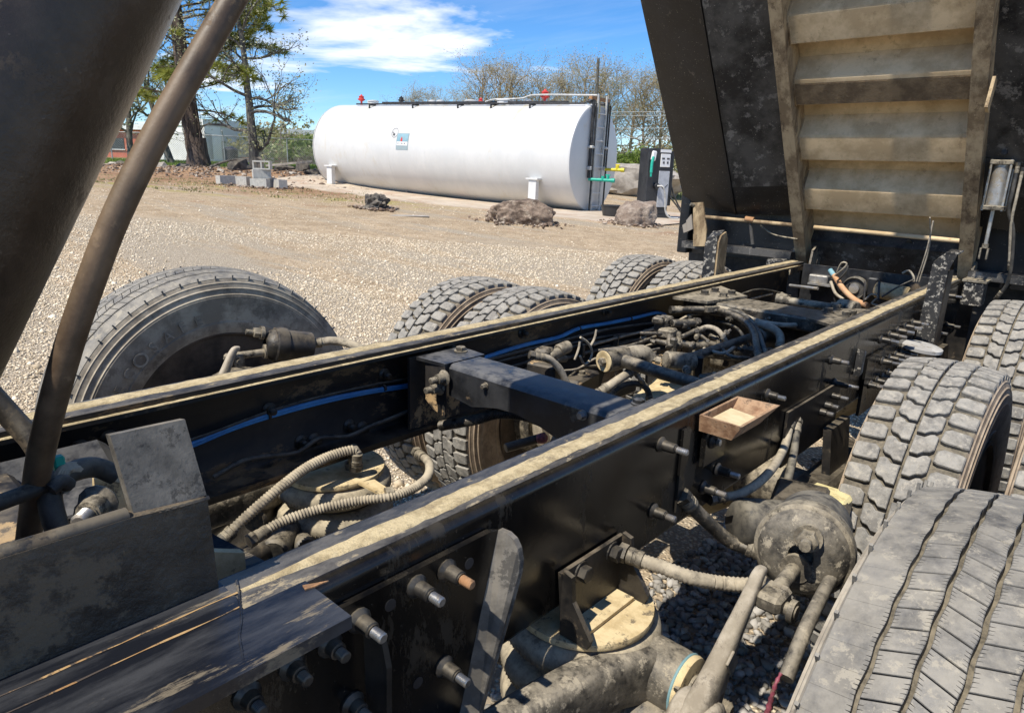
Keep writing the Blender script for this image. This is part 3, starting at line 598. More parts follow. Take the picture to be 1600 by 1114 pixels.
for k, (x0, y0, x1, y1, r) in enumerate(((330, 276, 372, 262, .07),)): b.tube([on_ground(x0, y0, 30)+Vector((0,0,.1)), (on_ground(x0, y0, 30)+on_ground(x1, y1, 30.5))*.5+Vector((0,0,.35)), on_ground(x1, y1, 30.5)+Vector((0,0,.5))], (r, r*.5), 6, step=.2)
tag(b.build('fallen_branch', 'oak_bark', None, 50), 'bare grey branch lying across the root mound', 'branch')
b = MB(); q0 = on_ground(452, 268, 30.3); b.box((0,0,.35), (2.0, .12, .09), rotz(.8) @ Matrix.Rotation(-.12, 3, 'Y')); tag(b.build('timber', 'pale_rubble', None, loc=q0), 'grey plank lying over rubble near the tank', 'plank')
P = []; Sz = []
for i in range(2600):
    u_, v_ = nr.normal(30.6, 1.5), nr.uniform(-24, -3.2); x, y = xy(u_, v_); P.append((x, y, gz(x, y)+.01)); Sz.append(abs(nr.normal(.03, .035))+.015)
stone_mat('debris_stone', (.05,.035,.025), (.20,.14,.10), (.42,.36,.29)); stones('debris', 'broken soil clods, bark and stone scraps heaped along the fence side', P, Sz, 'debris_stone', 1)
P = []; Sz = []
for px_, py_, D_, r_ in ((813, 350, 17.4, .9), (992, 350, 18.9, .7), (588, 328, 18.4, .45), (405, 292, 24.4, 1.2)):
    g = on_ground(px_, py_, D_)
    for i in range(160):
        a = nr.uniform(0, 6.28); r2_ = r_*(.75+abs(nr.normal(0, .35))); x, y = g.x+math.cos(a)*r2_, g.y+math.sin(a)*r2_; P.append((x, y, gz(x, y)+.038)); Sz.append(abs(nr.normal(.02, .02))+.01)
stones('debris', 'small stone chips and clods lying round the boulders and blocks', P, Sz, 'debris_stone', 1)
# concrete blocks
def cinder_block(label, px, py, D, rz, lift=0, tip=None):
    t = MB(); w, d, h = .40, .20, .20; th = .032
    t.box((0, -d/2+th/2, h/2), (w, th, h)); t.box((0, d/2-th/2, h/2), (w, th, h))
    for x_ in (-w/2+th/2, 0, w/2-th/2): t.box((x_, 0, h/2), (th, d-2*th, h-.002))
    g = on_ground(px, py, D); R0 = Matrix.Rotation(rz, 4, 'Z')
    o = t.build('concrete_block', 'cinder'); s = 1.5
    M4 = Matrix.Translation((g.x, g.y, g.z+lift)) @ R0
    if tip == 'face': M4 = M4 @ Matrix.Translation((0, 0, d*s/2)) @ Matrix.Rotation(math.pi/2, 4, 'X') @ Matrix.Translation((0, 0, -h*s/2))
    if tip == 'end': M4 = M4 @ Matrix.Translation((0, 0, w*s/2)) @ Matrix.Rotation(math.pi/2, 4, 'Y') @ Matrix.Translation((0, 0, -h*s/2))
    o.matrix_world = M4 @ Matrix.Scale(s, 4); return tag(o, label, 'concrete block', 'concrete blocks in a loose heap')
D0 = 24.4
cinder_block('leftmost concrete block of the heap, lying apart', 354, 293, D0, YAW+.9)
cinder_block('concrete block lying second from the left of the heap', 378, 291, D0+.2, YAW-.25)
cinder_block('front concrete block below the stacked ones', 407, 294, D0-.3, YAW-.12)
cinder_block('concrete block behind, at the base of the small stack', 418, 292, D0+.3, YAW+.1)
cinder_block('middle concrete block of the small stack', 410, 291, D0, YAW+.5, .30)
cinder_block('topmost concrete block with both cells facing out', 412, 291, D0, YAW+.05, .60, 'face')
cinder_block('rightmost concrete block of the heap, pale side lit', 438, 294, D0, YAW-.9)
b = MB(); b.box((0, 0, .02), (1.3, .14, .03), rotz(YAW-.1)); tag(b.build('timber', 'pale_rubble', None, loc=on_ground(385, 296, D0-.6)), 'thin pale board lying in front of the block heap', 'board')
b = MB(); b.box((0, 0, .006), (1.2, .4, .012), rotz(YAW+.15)); tag(b.build('timber', 'pale_rubble', None, loc=on_ground(632, 333, 17.2)), 'flat grey sheet lying on the dirt right of the stump', 'sheet')
# ---------------------------------------------------------------- fence
def fence(name, label, pts, h, arms=True):
    P = [on_ground(*q) for q in pts]; t = thing(name, label, 'fence', P[0]); off = -P[0]
    for k, q in enumerate(P):
        b = MB(); q = q+off; b.cyl(q, q+Vector((0,0,h)), .04, 8)
        if arms: b.cyl(q+Vector((0,0,h)), q+Vector((FU[0]*-.28+.1, FU[1]*-.28, h+.32)), .025, 6)
        b.build('post', 'galv', t, 40)
    for a, c in zip(P, P[1:]):
        a = a+off; c = c+off; b = MB(); b.cyl(a+Vector((0,0,h)), c+Vector((0,0,h)), .03, 6); b.build('top_rail', 'galv', t, 40)
        b = MB(); ln = (c-a).length; n = int(ln/.13); d = (c-a)/ln; m = int(h/.13)
        for s in (1, -1):
            for k in range(-m, n+1):
                x0, x1 = k*.13, k*.13+h; z0, z1 = 0., h
                if x0 < 0: z0 = -x0; x0 = 0
                if x1 > ln: z1 = h-(x1-ln); x1 = ln
                if z1 <= z0: continue
                if s < 0: z0, z1 = h-z0, h-z1
                zb = lambda x: a.z+(c.z-a.z)*x/ln
                p0 = Vector((a.x+d.x*x0, a.y+d.y*x0, zb(x0)+z0)); p1 = Vector((a.x+d.x*x1, a.y+d.y*x1, zb(x1)+z1)); b.tube([p0, p1], .0055, 3, smooth=False, ends=False)
        b.build('chain_link', 'galv', t)
fence('chain_link_fence', 'grey chain link fence behind the pine and the rubble', ((120, 250, 46), (176, 250, 45), (258, 250, 44), (352, 256, 45), (450, 256, 47), (548, 256, 50), (640, 256, 54)), 1.75)
fence('chain_link_fence', 'grey chain link fence beyond the dispenser before the woods', ((880, 262, 52), (980, 262, 52), (1080, 262, 52), (1180, 262, 52)), 1.7, False)
# ---------------------------------------------------------------- buildings
def house(name, label, px0, px1, D0, D1, h, depth, wall, roof_over=.5, roofm='roof_white', wins=(), band=None, cat='building'):
    a = at(px0, 245, D=D0); c = at(px1, 245, D=D1); a.z = c.z = 0; d = (c-a); ln = d.length; d.normalize(); nrm = Vector((-d.y, d.x, 0))
    if nrm.dot(Vector((FU[0], FU[1], 0))) < 0: nrm = -nrm
    z0 = 1.02; t = thing(name, label, cat, (a.x, a.y, z0), math.atan2(d.y, d.x))
    b = MB(); b.box((ln/2, depth/2, h/2), (ln, depth, h)); b.build('wall', wall, t)
    b = MB(); b.prism([(-roof_over, -roof_over, h+.003), (ln+roof_over, -roof_over, h+.003), (ln+roof_over, depth+roof_over, h+.003), (-roof_over, depth+roof_over, h+.003)], (0,0,0), (0,0,.55)); b.build('roof', roofm, t)
    for x0, x1, zz0, zz1, m, nm in wins:
        b = MB(); b.box((ln*(x0+x1)/2, -.03, (zz0+zz1)/2), (ln*(x1-x0), .08, zz1-zz0)); f = b.build(nm, m, t)
        if nm == 'window':
            b = MB(); b.box((ln*(x0+x1)/2, -.05, zz0-.04), (ln*(x1-x0)+.2, .2, .08)); b.build('sill', 'roof_white', f)
house('brick_building', 'long red brick building with white roof edge left of the pine', 120, 305, 74, 72, 2.9, 14, 'brick_red', wins=((.62,.80,0,2.9,'wall_white','wall_panel'),(.83,.98,1.3,2.8,'brick_red','brick_panel'),(.83,.98,0,1.25,'dark_glass','window'),(.05,.2,.9,2.0,'dark_glass','window'),(.28,.42,.9,2.0,'dark_glass','window')))
house('metal_shed', 'white and grey metal shed between pine and small oak', 322, 396, 62, 66, 3.1, 8, 'wall_grey', .1, wins=((.0,.32,0,3.05,'wall_white','door_panel'),(.02,.14,.2,2.4,'wall_grey','door')))
house('brick_building', 'low brick building with white fascia right of the small oak', 400, 520, 74, 78, 3.0, 12, 'wall_white', .8, wins=((.22,.42,0,2.5,'brick_red','brick_panel'),(.44,.72,0,2.3,'wood_brown','wall_panel'),(.03,.09,.2,2.4,'dark_glass','window'),(.12,.18,.2,2.4,'dark_glass','window'),(.78,.95,.5,2.2,'dark_glass','window')))
b = MB(); b.lathe([(0,.5),(1.0,.55),(1.1,.45),(1.2,.2),(1.25,.001)], (0,0,0), (0,0,1), 16); tag(b.build('waste_bin', 'pump_black', None, 40, on_ground(361, 254, 52)), 'dark round bin beyond the fence beside the shed', 'bin')
b = MB(); b.box((0,0,.45), (2.0,.8,.06)); [b.box((sx*.8,0,.21), (.1,.7,.42)) for sx in (-1,1)]; b.box((0,-.5,.3), (2.0,.25,.05)); tag(b.build('picnic_table', 'wood_brown', None, loc=on_ground(380, 254, 53), rot=(0,0,YAW)), 'brown wooden picnic table beyond the fence', 'table')
# gravel heap and utility lines on the right
rock('gravel_heap', 'pale heap of gravel behind the dispenser', 'gravel heap', 975, 285, 33, (6.0, 3.0, 1.5), 'pale_rubble', 41, YAW, 4, .12, boxy=0, sink=.2)
def wires():
    t = thing('utility_line', 'thin grey utility wires sagging across the woods', 'wires', on_ground(960, 262, 48))
    for k, (y0, y1) in enumerate(((176, 172), (181, 180), (201, 199), (215, 218))):
        a = at(930, y0, D=48)-Vector(t.location); c = at(1200, y1-6, D=44)-Vector(t.location); b = MB(); b.tube([a, (a+c)*.5-Vector((0,0,.12)), c], .02, 4, step=.6); b.build('wire', 'galv', t)
    for px in (925, 1240):
        b = MB(); q = on_ground(px, 262, 48 if px < 1000 else 44)-Vector(t.location); b.cyl(q, q+Vector((0,0,7.5)), .13, 8, .1); b.build('pole', 'oak_bark', t, 40)
wires()
# ---------------------------------------------------------------- trees
def limb(b, pts, r0, r1, seg): b.tube(pts, (r0, r1), seg, smooth=False, ends=False)
def wander(rg, p, d, ln, n, jit, lift):
    P = [p]
    for k in range(n):
        d = (d+Vector((rg.uniform(-jit, jit), rg.uniform(-jit, jit), rg.uniform(-jit, jit)+lift))).normalized(); P.append(P[-1]+d*(ln/n))
    return P, d
def leaf_cards(rg, b, p, n, spread, size, flat=.5):
    for _ in range(n):
        q = p+Vector((rg.gauss(0, spread), rg.gauss(0, spread), rg.gauss(0, spread*.8))); a = Vector((rg.uniform(-1,1), rg.uniform(-1,1), rg.uniform(-1,1)*flat)).normalized(); c = a.cross(Vector((rg.uniform(-1,1), rg.uniform(-1,1), rg.uniform(-1,1)))).normalized(); s = size*rg.uniform(.6, 1.3)
        b.add([q-a*s, q+c*s*.5, q+a*s, q-c*s*.5], [(0,1,2,3)])
def broadleaf(seed, h, r, first, nmain, spread, levels, jit, leaves, lsize, lspread, twist=0):
    """returns wood MB, leaf MB; trunk with limbs that fork down to twigs"""
    rg = random.Random(seed); w = MB(); lf = MB(); tips = []
    T, _ = wander(rg, Vector((0,0,-.2)), Vector((twist,0,1)), h*.8, 9, .07, .06); limb(w, T, r, r*.35, 8)
    def branch(p, d, ln, rad, lv):
        P, d2 = wander(rg, p, d, ln, 5 if lv > 1 else 3, jit, .05); limb(w, P, rad, rad*.5, 5 if lv > 1 else 3)
        if lv == 0: tips.append(P[-1]); tips.append(P[1]); return
        for k in range(rg.choice((3, 4, 4)) if lv > 1 else rg.choice((2,3))):
            q = P[rg.randint(1, len(P)-1)]; nd = (d2+Vector((rg.uniform(-1,1), rg.uniform(-1,1), rg.uniform(-.6,.8)))*.95).normalized(); branch(q, nd, ln*rg.uniform(.45, .75), rad*.5, lv-1)
    for k in range(nmain):
        t = first+(1-first)*(k/nmain); i = min(8, int(t*9)); q = T[i].lerp(T[i+1], rg.random()); a = k*2.4+rg.uniform(-.5, .5)
        branch(q, Vector((math.cos(a), math.sin(a), rg.uniform(.1, .7)+t*.5)).normalized(), spread*rg.uniform(.6, 1.0)*(1.1-.35*t), r*.42*(1-.5*t), levels)
    for p in tips: leaf_cards(rg, lf, p, leaves, lspread, lsize)
    return w, lf
def plant(name, label, cat, w, lf, wm, lm, loc, rz=0, sc=1, group=None, names=('trunk', 'crown')):
    t = thing(name, label, cat, loc, rz, group); t.scale = (sc, sc, sc); w.build(names[0], wm, t, 60)
    if lf and lf.f: lf.build(names[1], lm, t)
    return t
def pine():
    rg = random.Random(4); w = MB(); lf = MB(); T, _ = wander(rg, Vector((0,0,-.3)), Vector((-.05,-.03,1)), 15, 16, .016, .08); w.tube(T, (.42, .12), 14, smooth=False)
    w.lathe([(-.3,.75),(.15,.56),(.6,.47),(1.3,.42)], (0,0,0), (0,0,1), 14)
    def tuft(p, d, n=42, s=.42):
        for _ in range(n):
            dd = (d*.5+Vector((rg.gauss(0,1), rg.gauss(0,1), rg.gauss(0,.8)))*.75).normalized()*s*rg.uniform(.7,1.2); c = dd.cross(Vector((rg.random(), rg.random(), rg.random()))).normalized()*.024
            lf.add([p-c, p+c, p+dd], [(0,1,2)])
    n = 46
    for k in range(n):
        z = 2.7+k*.25+rg.uniform(-.2,.2); i = min(15, int((z+.3)/15*16)); q = T[i].copy(); q.z = z; a = k*2.4+rg.uniform(-.6,.6); ln = rg.uniform(2.0, 4.2)*(1.15-.035*k*.4)
        P, d = wander(rg, q, Vector((math.cos(a), math.sin(a), .12)), ln, 6, .22, -.03); limb(w, P, .055, .02, 5)
        for j in range(1, 7):
            for _ in range(3 if j > 2 else 1):
                d2 = (d+Vector((rg.uniform(-1,1), rg.uniform(-1,1), rg.uniform(-.3,.6)))*.9).normalized(); p2 = P[j]+d2*rg.uniform(.25, .7); limb(w, [P[j], p2], .015, .007, 3)
                if rg.random() < .85: tuft(p2, d2)
        tuft(P[-1], d, 40)
    for k in range(11):      # long boughs reaching over the small oak
        z = 4.3+k*.42; i = min(15, int((z+.3)/15*16)); q = T[i].copy(); q.z = z; a = YAW-.6+rg.uniform(-.55,.45); P, d = wander(rg, q, Vector((math.cos(a), math.sin(a), .18)), rg.uniform(3.6, 5.4), 9, .16, -.01); limb(w, P, .06, .018, 5)
        for j in range(3, 10):
            for _ in range(4):
                d2 = (d+Vector((rg.uniform(-1,1), rg.uniform(-1,1), rg.uniform(-.3,.6)))*.9).normalized(); p2 = P[j]+d2*rg.uniform(.25, .6); limb(w, [P[j], p2], .013, .006, 3); tuft(p2, d2, 34)
    for k in range(70):      # climbing vine stems on the trunk
        a = rg.uniform(0, 6.28); z0 = rg.uniform(0, 2.5); P = []
        for j in range(6): zz = z0+j*.35; rr_ = .46-.012*zz; a += rg.uniform(-.25,.25); P.append(Vector((T[min(15,int((zz+.3)/15*16))].x+math.cos(a)*rr_, T[min(15,int((zz+.3)/15*16))].y+math.sin(a)*rr_, zz)))
        if k < 26: limb(w, P, .018, .012, 3)
    return plant('pine_tree', 'tall pine with thick dark furrowed trunk and yellow green needles', 'tree', w, lf, 'pine_bark', 'pine_leaf', on_ground(311, 262, 33), .6)
pine()
w, lf = broadleaf(12, 8.6, .23, .22, 13, 3.2, 3, .42, 5, .06, .24, .05)
plant('small_oak_tree', 'slender oak with crooked limbs and pale young leaves', 'tree', w, lf, 'oak_bark', 'oak_leaf', on_ground(397, 265, 31.8), 1.2)
w, lf = broadleaf(31, 7.0, .2, .3, 9, 3.2, 3, .42, 3, .09, .24, -.25)
plant('leaning_tree', 'thin leaning tree behind the slanting hose', 'tree', w, lf, 'oak_bark', 'oak_leaf', on_ground(270, 258, 38), .3)
w, lf = broadleaf(33, 8.0, .2, .25, 10, 3.6, 3, .42, 3, .1, .26, .1)
plant('oak_tree', 'pale leafed oak at the left beside the hoist cylinder', 'tree', w, lf, 'oak_bark', 'oak_leaf', on_ground(205, 256, 41), 2.1)
# woods behind the tank: three kinds, each tree placed by itself
protos = []
for k, (sd_, lfm, wm) in enumerate(((51, 'bud_leaf', 'twig'), (57, 'olive_leaf', 'twig_pale'), (66, 'bud_leaf', 'twig_pale'))):
    w, lf = broadleaf(sd_, 11.5, .2, .26, 20, 3.9, 3, .33, 4, .065, .36)
    protos.append((w, lf, wm, lfm))
spots = [(640,74,.70,0),(664,72,.72,2),(690,76,.68,0),(722,70,.70,2),(748,62,.82,0),(776,64,.86,2),(802,60,.84,0),(830,63,.80,1),(856,62,.78,2),(880,64,.82,0),(906,60,.84,2),(930,60,.82,0),(955,57,.78,1),(980,60,.82,2),(1004,56,.76,0),(1030,58,.8,1),(1062,56,.82,2),(1090,58,.82,0)]
words = ['first','second','third','fourth','fifth','sixth','seventh','eighth','ninth','tenth','eleventh','twelfth','thirteenth','fourteenth','fifteenth','sixteenth','seventeenth','eighteenth']
first = {}
for i, (px, D, sc, k) in enumerate(spots):
    w, lf, wm, lfm = protos[k]; lab = 'budding bare tree, %s from the left in the woods behind the tank' % words[i]
    if k not in first: first[k] = t = plant('woodland_tree', lab, 'tree', w, lf, wm, lfm, on_ground(px, 258, D), i*1.7, sc, 'budding trees behind the tank')
    else:
        t = copy_tree(first[k]); t.location = on_ground(px, 258, D); t.rotation_euler = (0,0,i*1.7); t.scale = (sc*rnd.uniform(.95,1.05), sc, sc*rnd.uniform(.95,1.05)); tag(t, lab, 'tree', 'budding trees behind the tank')
def bush(label, px, py, D, r, h, m, n, sz, seed, group=None):
    rg = random.Random(seed); w = MB(); lf = MB()
    for k in range(int(n/14)):
        a = rg.uniform(0, 6.28); rr_ = r*math.sqrt(rg.random()); q = Vector((math.cos(a)*rr_*.4, math.sin(a)*rr_*.4, 0)); e = Vector((math.cos(a)*rr_, math.sin(a)*rr_, h*rg.uniform(.35, 1)*(1-.35*rr_/r))); limb(w, [q, q.lerp(e, .6)+Vector((0,0,.1)), e], .02, .008, 3); leaf_cards(rg, lf, e, 14, .28, sz, 1)
    plant('shrub', label, 'shrub', w, lf, 'twig', m, on_ground(px, py, D), 0, 1, group, ('stems', 'foliage'))
bush('dark green shrub thicket beyond the fence left of the tank', 466, 252, 62, 2.6, 2.4, 'green_leaf', 1500, .16, 1)
bush('green thicket rising just behind the far tank end', 494, 254, 60, 2.6, 3.0, 'green_leaf', 1300, .16, 2)
bush('olive brush behind the brick building', 425, 250, 66, 4.0, 3.6, 'olive_leaf', 1400, .2, 3)
bush('bright green bush between tank end and dispenser', 978, 262, 50, 1.6, 1.7, 'grass_leaf', 900, .13, 4)
bush('yellow green bush behind the dispenser', 1012, 262, 50, 1.7, 2.2, 'grass_leaf', 900, .13, 5)
bush('low olive brush at the woods edge right of the dispenser', 1058, 262, 50, 2.4, 2.0, 'olive_leaf', 1000, .15, 6)
for i, px in enumerate(range(640, 1100, 38)):
    bush('olive undergrowth, clump %s from the left at the foot of the woods' % words[i], px, 256, 64+(i % 3)*3, 3.2, 2.6+(i % 4)*.4, 'olive_leaf' if i % 2 else 'bud_leaf', 700, .2, 100+i, 'undergrowth at the foot of the woods')
for i, px in enumerate(range(120, 640, 52)):
    bush('distant brush, clump %s from the left behind the buildings' % words[i], px, 246, 98+(i % 3)*4, 5.0, 4.6+(i % 4)*.6, 'olive_leaf' if i % 3 else 'bud_leaf', 900, .3, 200+i, 'distant brush behind the buildings')

# grass: lawn strip beyond the fence and weeds in the dirt
def blades(label, n, uu, vv, h, m, seed, clump=0):
    rg = random.Random(seed); b = MB(); c = None
    for i in range(n):
        if clump and i % clump == 0: c = (rg.uniform(*uu), rg.uniform(*vv))
        u_, v_ = (c[0]+rg.gauss(0, .12), c[1]+rg.gauss(0, .2)) if clump else (rg.uniform(*uu), rg.uniform(*vv))
        x, y = xy(u_, v_); z = gz(x, y); a = rg.uniform(0, 6.28); w = .02+h*.06; hh = h*rg.uniform(.5, 1.2)
        b.add([(x-math.cos(a)*w, y-math.sin(a)*w, z-.01), (x+math.cos(a)*w, y+math.sin(a)*w, z-.01), (x+rg.uniform(-.5,.5)*hh, y+rg.uniform(-.5,.5)*hh, z+hh)], [(0,1,2)])
    tag(b.build('grass', m), label, None, None, 'stuff')
blades('bright green grass strip beyond the chain link fence', 16000, (33.5, 52), (-34, -4), .16, 'grass_leaf', 1)
blades('thin yellow green weeds growing in the dirt before the rubble', 1500, (20, 27), (-15, -4.5), .06, 'olive_leaf', 2, 12)
blades('dry grass along the woods edge behind the dispenser', 7000, (34, 50), (2, 22), .25, 'olive_leaf', 3)
# ================================================================ DUMP TRUCK
H = 1.02; RB = .755                               # top and bottom of the frame rails
truck = thing('dump_truck', 'black tandem dump truck with bed raised showing its dusty bare chassis', 'dump truck', (0, 0, 0))
V3 = Vector
def bolt(par, p, d, r=.011, ln=.06, m='bolt_black', collar=.6, name='bolt', tip=None):
    """flange washer, collar and threaded tip standing off along d"""
    b = MB(); d = V3(d).normalized(); p = V3(p)
    b.lathe([(0, r*1.9), (.003, r*1.95), (.006, r*1.6), (.008, r*1.32), (ln*.55, r*1.2), (ln*.57, r*.95), (ln*.60, r*.95)], p, d, 12)
    n = 6; pr = []
    for k in range(n): a = ln*(.6+.38*k/n); pr += [(a, r*.72), (a+ln*.032, r*.84)]
    b.cur = 1; b.lathe(pr+[(ln*.99, r*.6)], p, d, 10)
    return b.build(name, [m, tip or 'bare_steel'], par, 35)
def hexbolt(par, p, d, r=.016, h=.012, m='bolt_black', name='bolt'):
    b = MB(); b.lathe([(0, r*1.35), (.003, r*1.35)], p, d, 16); b.lathe([(.003, r), (.003+h, r), (.004+h, r*.85)], p, d, 6); return b.build(name, m, par)
# ---------------------------------------------------------------- frame rails
Y0, Y1 = -1.6, 3.95
def rail(s):
    web = 'black_paint' if s > 0 else 'left_web'
    o = part_empty('frame_rail', truck)
    # outer channel, rolled corners, open towards the middle
    prof = [(.342, H), (.414, H), (.4209, H-.0014), (.4267, H-.0053), (.4306, H-.0111), (.432, H-.018), (.432, RB+.013), (.428, RB+.004), (.420, RB), (.342, RB), (.342, RB+.010), (.416, RB+.010), (.421, RB+.016), (.421, H-.016), (.416, H-.010), (.342, H-.010)]
    b = MB(); n = len(prof)
    ys = [Y0, Y1]
    b.prism([(s*x, 0, z) for x, z in prof][::(1 if s > 0 else -1)], (0, Y0, 0), (0, Y1, 0)); b.build('rail_channel', web, o, 50)
    # inner reinforcement channel
    pr2 = [(.333, H-.0125), (.404, H-.0125), (.4185, H-.026), (.4185, RB+.026), (.404, RB+.0125), (.333, RB+.0125), (.333, RB+.021), (.402, RB+.021), (.410, RB+.030), (.410, H-.030), (.402, H-.021), (.333, H-.021)]
    b = MB(); b.prism([(s*x, 0, z) for x, z in pr2][::(1 if s > 0 else -1)], (0, .05, 0), (0, Y1-.02, 0)); b.build('rail_liner', 'left_web', o, 50)
    # dust-caked wear strips lying on the flanges: uneven edges
    def strip(x0, x1, z, y0, y1, m, amp, nm='dust_strip', seed=1):
        rg = random.Random(seed); b = MB(); k = int((y1-y0)/.012); vs = []; a0 = a1 = 0
        for i in range(k+1):
            y = y0+(y1-y0)*i/k; a0 = a0*.75+rg.uniform(-1,1)*amp*.5; a1 = a1*.75+rg.uniform(-1,1)*amp*.5
            tp = ss(y0, y0+.22, y) if s > 0 and m == 'rail_top' else 1; mid = (x0+x1)/2-.006; xa = mid+(x0+a0-mid)*(.25+.75*tp); xb = mid+(x1+a1-mid)*(.25+.75*tp); zz = rg.uniform(0, .0008)
            vs += [(s*xa, y, z), (s*(xa+.003), y, z+.0022+zz), (s*(xb-.003), y, z+.0022+zz), (s*xb, y, z)]
        fs = []
        for i in range(k):
            for j in range(3): q = (i*4+j, i*4+j+1, i*4+j+5, i*4+j+4); fs.append(q if s < 0 else q[::-1])
        b.add(vs, fs); return b.build(nm, m, o, 60)
    if s > 0:
        strip(.3425, .4165, H-.0012, .287, Y1, 'rail_edge', .0004, seed=4); strip(.368, .405, H+.0006, .30, Y1, 'rail_top', .0035, seed=3)
    else:
        strip(.3425, .4215, H-.0012, .12, Y1, 'rail_edge', .0005, seed=7); strip(.372, .412, H+.0008, .12, Y1, 'rail_top', .003, seed=6)
        strip(.3335, .3415, H-.0122, .12, Y1-.1, 'rail_top', .0006, seed=8)
    return o
railR = rail(1); railL = rail(-1)
# ---- right rail: near cover plate, weld, rust lines
b = MB(); zt = H+.003
b.prism([(.345, -1.5, 0), (.510, -1.5, 0), (.508, .36, 0), (.4165, .36, 0), (.4165, .285, 0), (.39, .29, 0), (.345, .29, 0)], (0, 0, H-.012), (0, 0, zt)); b.build('cover_plate', 'rail_near', railR)
b = MB(); b.tube([(.362, .305, zt), (.385, .296, zt), (.405, .287, zt), (.43, .277, zt), (.455, .262, zt), (.475, .254, zt), (.498, .245, zt-.001)], .0016, 6, rib=.0005, ribpitch=.006); b.build('weld_bead', 'rail_near', railR, 50)
for x0, x1, y0, y1, m in ((.384, .384, -.9, .295, 'rust_line'), (.412, .411, -.9, .285, 'rust_line')):
    rg = random.Random(int(x0*1e4)); b = MB(); vs = []
    for i in range(61):
        y = y0+(y1-y0)*i/60; w = .0006+.0014*abs(math.sin(i*.7+x0*90))*rg.random(); xm = x0+(x1-x0)*i/60+rg.uniform(-.0006,.0006); vs += [(xm-w, y, zt+.0006), (xm+w, y, zt+.0006)]
    b.add(vs, [(2*i, 2*i+1, 2*i+3, 2*i+2) for i in range(60)]); b.build('rust_streak', m, railR)
b = MB(); b.prism([(.424, .352, 0), (.432, .368, 0), (.437, .378, 0), (.436, .362, 0), (.433, .350, 0)], (0,0,zt), (0,0,zt+.0015)); b.build('rust_patch', 'rust', railR)
# shock / hanger bracket plate on the outer face, front
XO = .432
def pts(*a, X=None, Z=None, Y=None): return [at(px, py, X=X, Y=Y, Z=Z) for px, py in a]
b = MB(); pl = [(XO+.002, -.35, .985), (XO+.002, .64, .985), (XO+.002, .665, .975), (XO+.002, .668, .95), (XO+.002, .585, .70), (XO+.002, .52, .60), (XO+.002, -.35, .60)]
b.prism(pl, (0,0,0), (.010, 0, 0)); b.build('hanger_plate', 'black_paint', railR)
b = MB(); fl = [(XO+.012, .655, .982), (XO+.026, .659, .980), (XO+.036, .662, .973), (XO+.043, .664, .960), (XO+.046, .666, .94), (XO+.046, .664, .92), (XO+.040, .652, .86), (XO+.032, .60, .70), (XO+.012, .58, .70)]
b.prism(fl, (0, 0, 0), (0, .009, 0)); b.build('hanger_flange', 'worn_plate', railR)
b = MB(); fl = [(XO+.012, .418, .945), (XO+.04, .424, .935), (XO+.048, .425, .90), (XO+.04, .425, .62), (XO+.012, .42, .62)]
b.prism(fl, (0, 0, 0), (0, .008, 0)); b.build('hanger_flange', 'black_dirty', railR)
b = MB(); b.box((.52, .52, .60), (.17, .34, .012), Matrix.Rotation(.15, 3, 'X')); b.build('hanger_foot', 'black_paint', railR)
for px, py, ln, tip in ((560, 968, .07, None), (650, 915, .072, None), (697, 890, .072, 'rust'), (693, 1040, .07, None), (514, 1005, .05, 'bolt_black'), (455, 1040, .05, 'bolt_black'), (550, 1098, .05, 'bolt_black'), (385, 1085, .05, 'bolt_black')):
    p = at(px, py, X=XO+.012); bolt(railR, p, (1, .0, 0), .0085, ln*.72, tip=tip)
for px, py in ((610, 945), (733, 880), (653, 1066)):
    p = at(px, py, X=XO+.0122); b = MB(); b.lathe([(0, .0085), (.0006, .0085)], p, (1,0,0), 14); b.build('plate_hole', 'pump_black', railR)
# bolts along the outer web
for px, py, ln, r in ((1032, 694, .075, .0115), (1020, 798, .065, .012), (1120, 733, .07, .0115), (1098, 761, .07, .0115), (1198, 616, .06, .011), (1298, 562, .065, .011), (1303, 598, .09, .011), (1296, 617, .07, .011), (1277, 642, .06, .012), (1285, 631, .06, .012), (1352, 600, .08, .01)):
    p = at(px, py, X=XO); bolt(railR, p, (1, .0, 0), r*.72, ln*.8)
for k in range(5):
    bolt(railR, (XO, 2.60+k*.105, .945), (1,0,0), .0085, .06); bolt(railR, (XO+.012, 2.62+k*.085, .865-.004*k), (1,0,0), .0085, .06)
for k in range(4): bolt(railR, (XO+.012, 2.52+k*.07, .80), (1,0,0), .0085, .055)
for y, z in ((3.25, .955), (3.60, .985), (3.33, .86), (3.45, .84), (3.72, .83)): bolt(railR, (XO, y, z), (1,0,0), .0085, .06)
# second doubler plate further back and small dirt streak tag
b = MB(); b.prism([(XO+.001, 2.45, .905), (XO+.001, 3.2, .905), (XO+.001, 3.2, .70), (XO+.001, 2.45, .70)], (0,0,0), (.010,0,0)); b.build('doubler_plate', 'black_paint', railR)
b = MB(); b.prism([(XO+.001, 1.205, .985), (XO+.001, 1.235, .985), (XO+.001, 1.235, .80), (XO+.001, 1.205, .80)], (0,0,0), (.006,0,0)); b.build('doubler_strap', 'black_paint', railR)
b = MB(); b.prism([(XO+.001, 1.78, .88), (XO+.001, 2.2, .88), (XO+.001, 2.2, .72), (XO+.001, 1.78, .72)], (0,0,0), (.008,0,0)); b.build('doubler_plate', 'black_dirty', railR)
b = MB(); b.prism([(XO+.001, 2.345, .955), (XO+.001, 2.375, .945), (XO+.001, 2.37, .875), (XO+.001, 2.34, .868)], (0,0,0), (.02,0,0)); b.build('web_tag', 'speckled_black', railR)
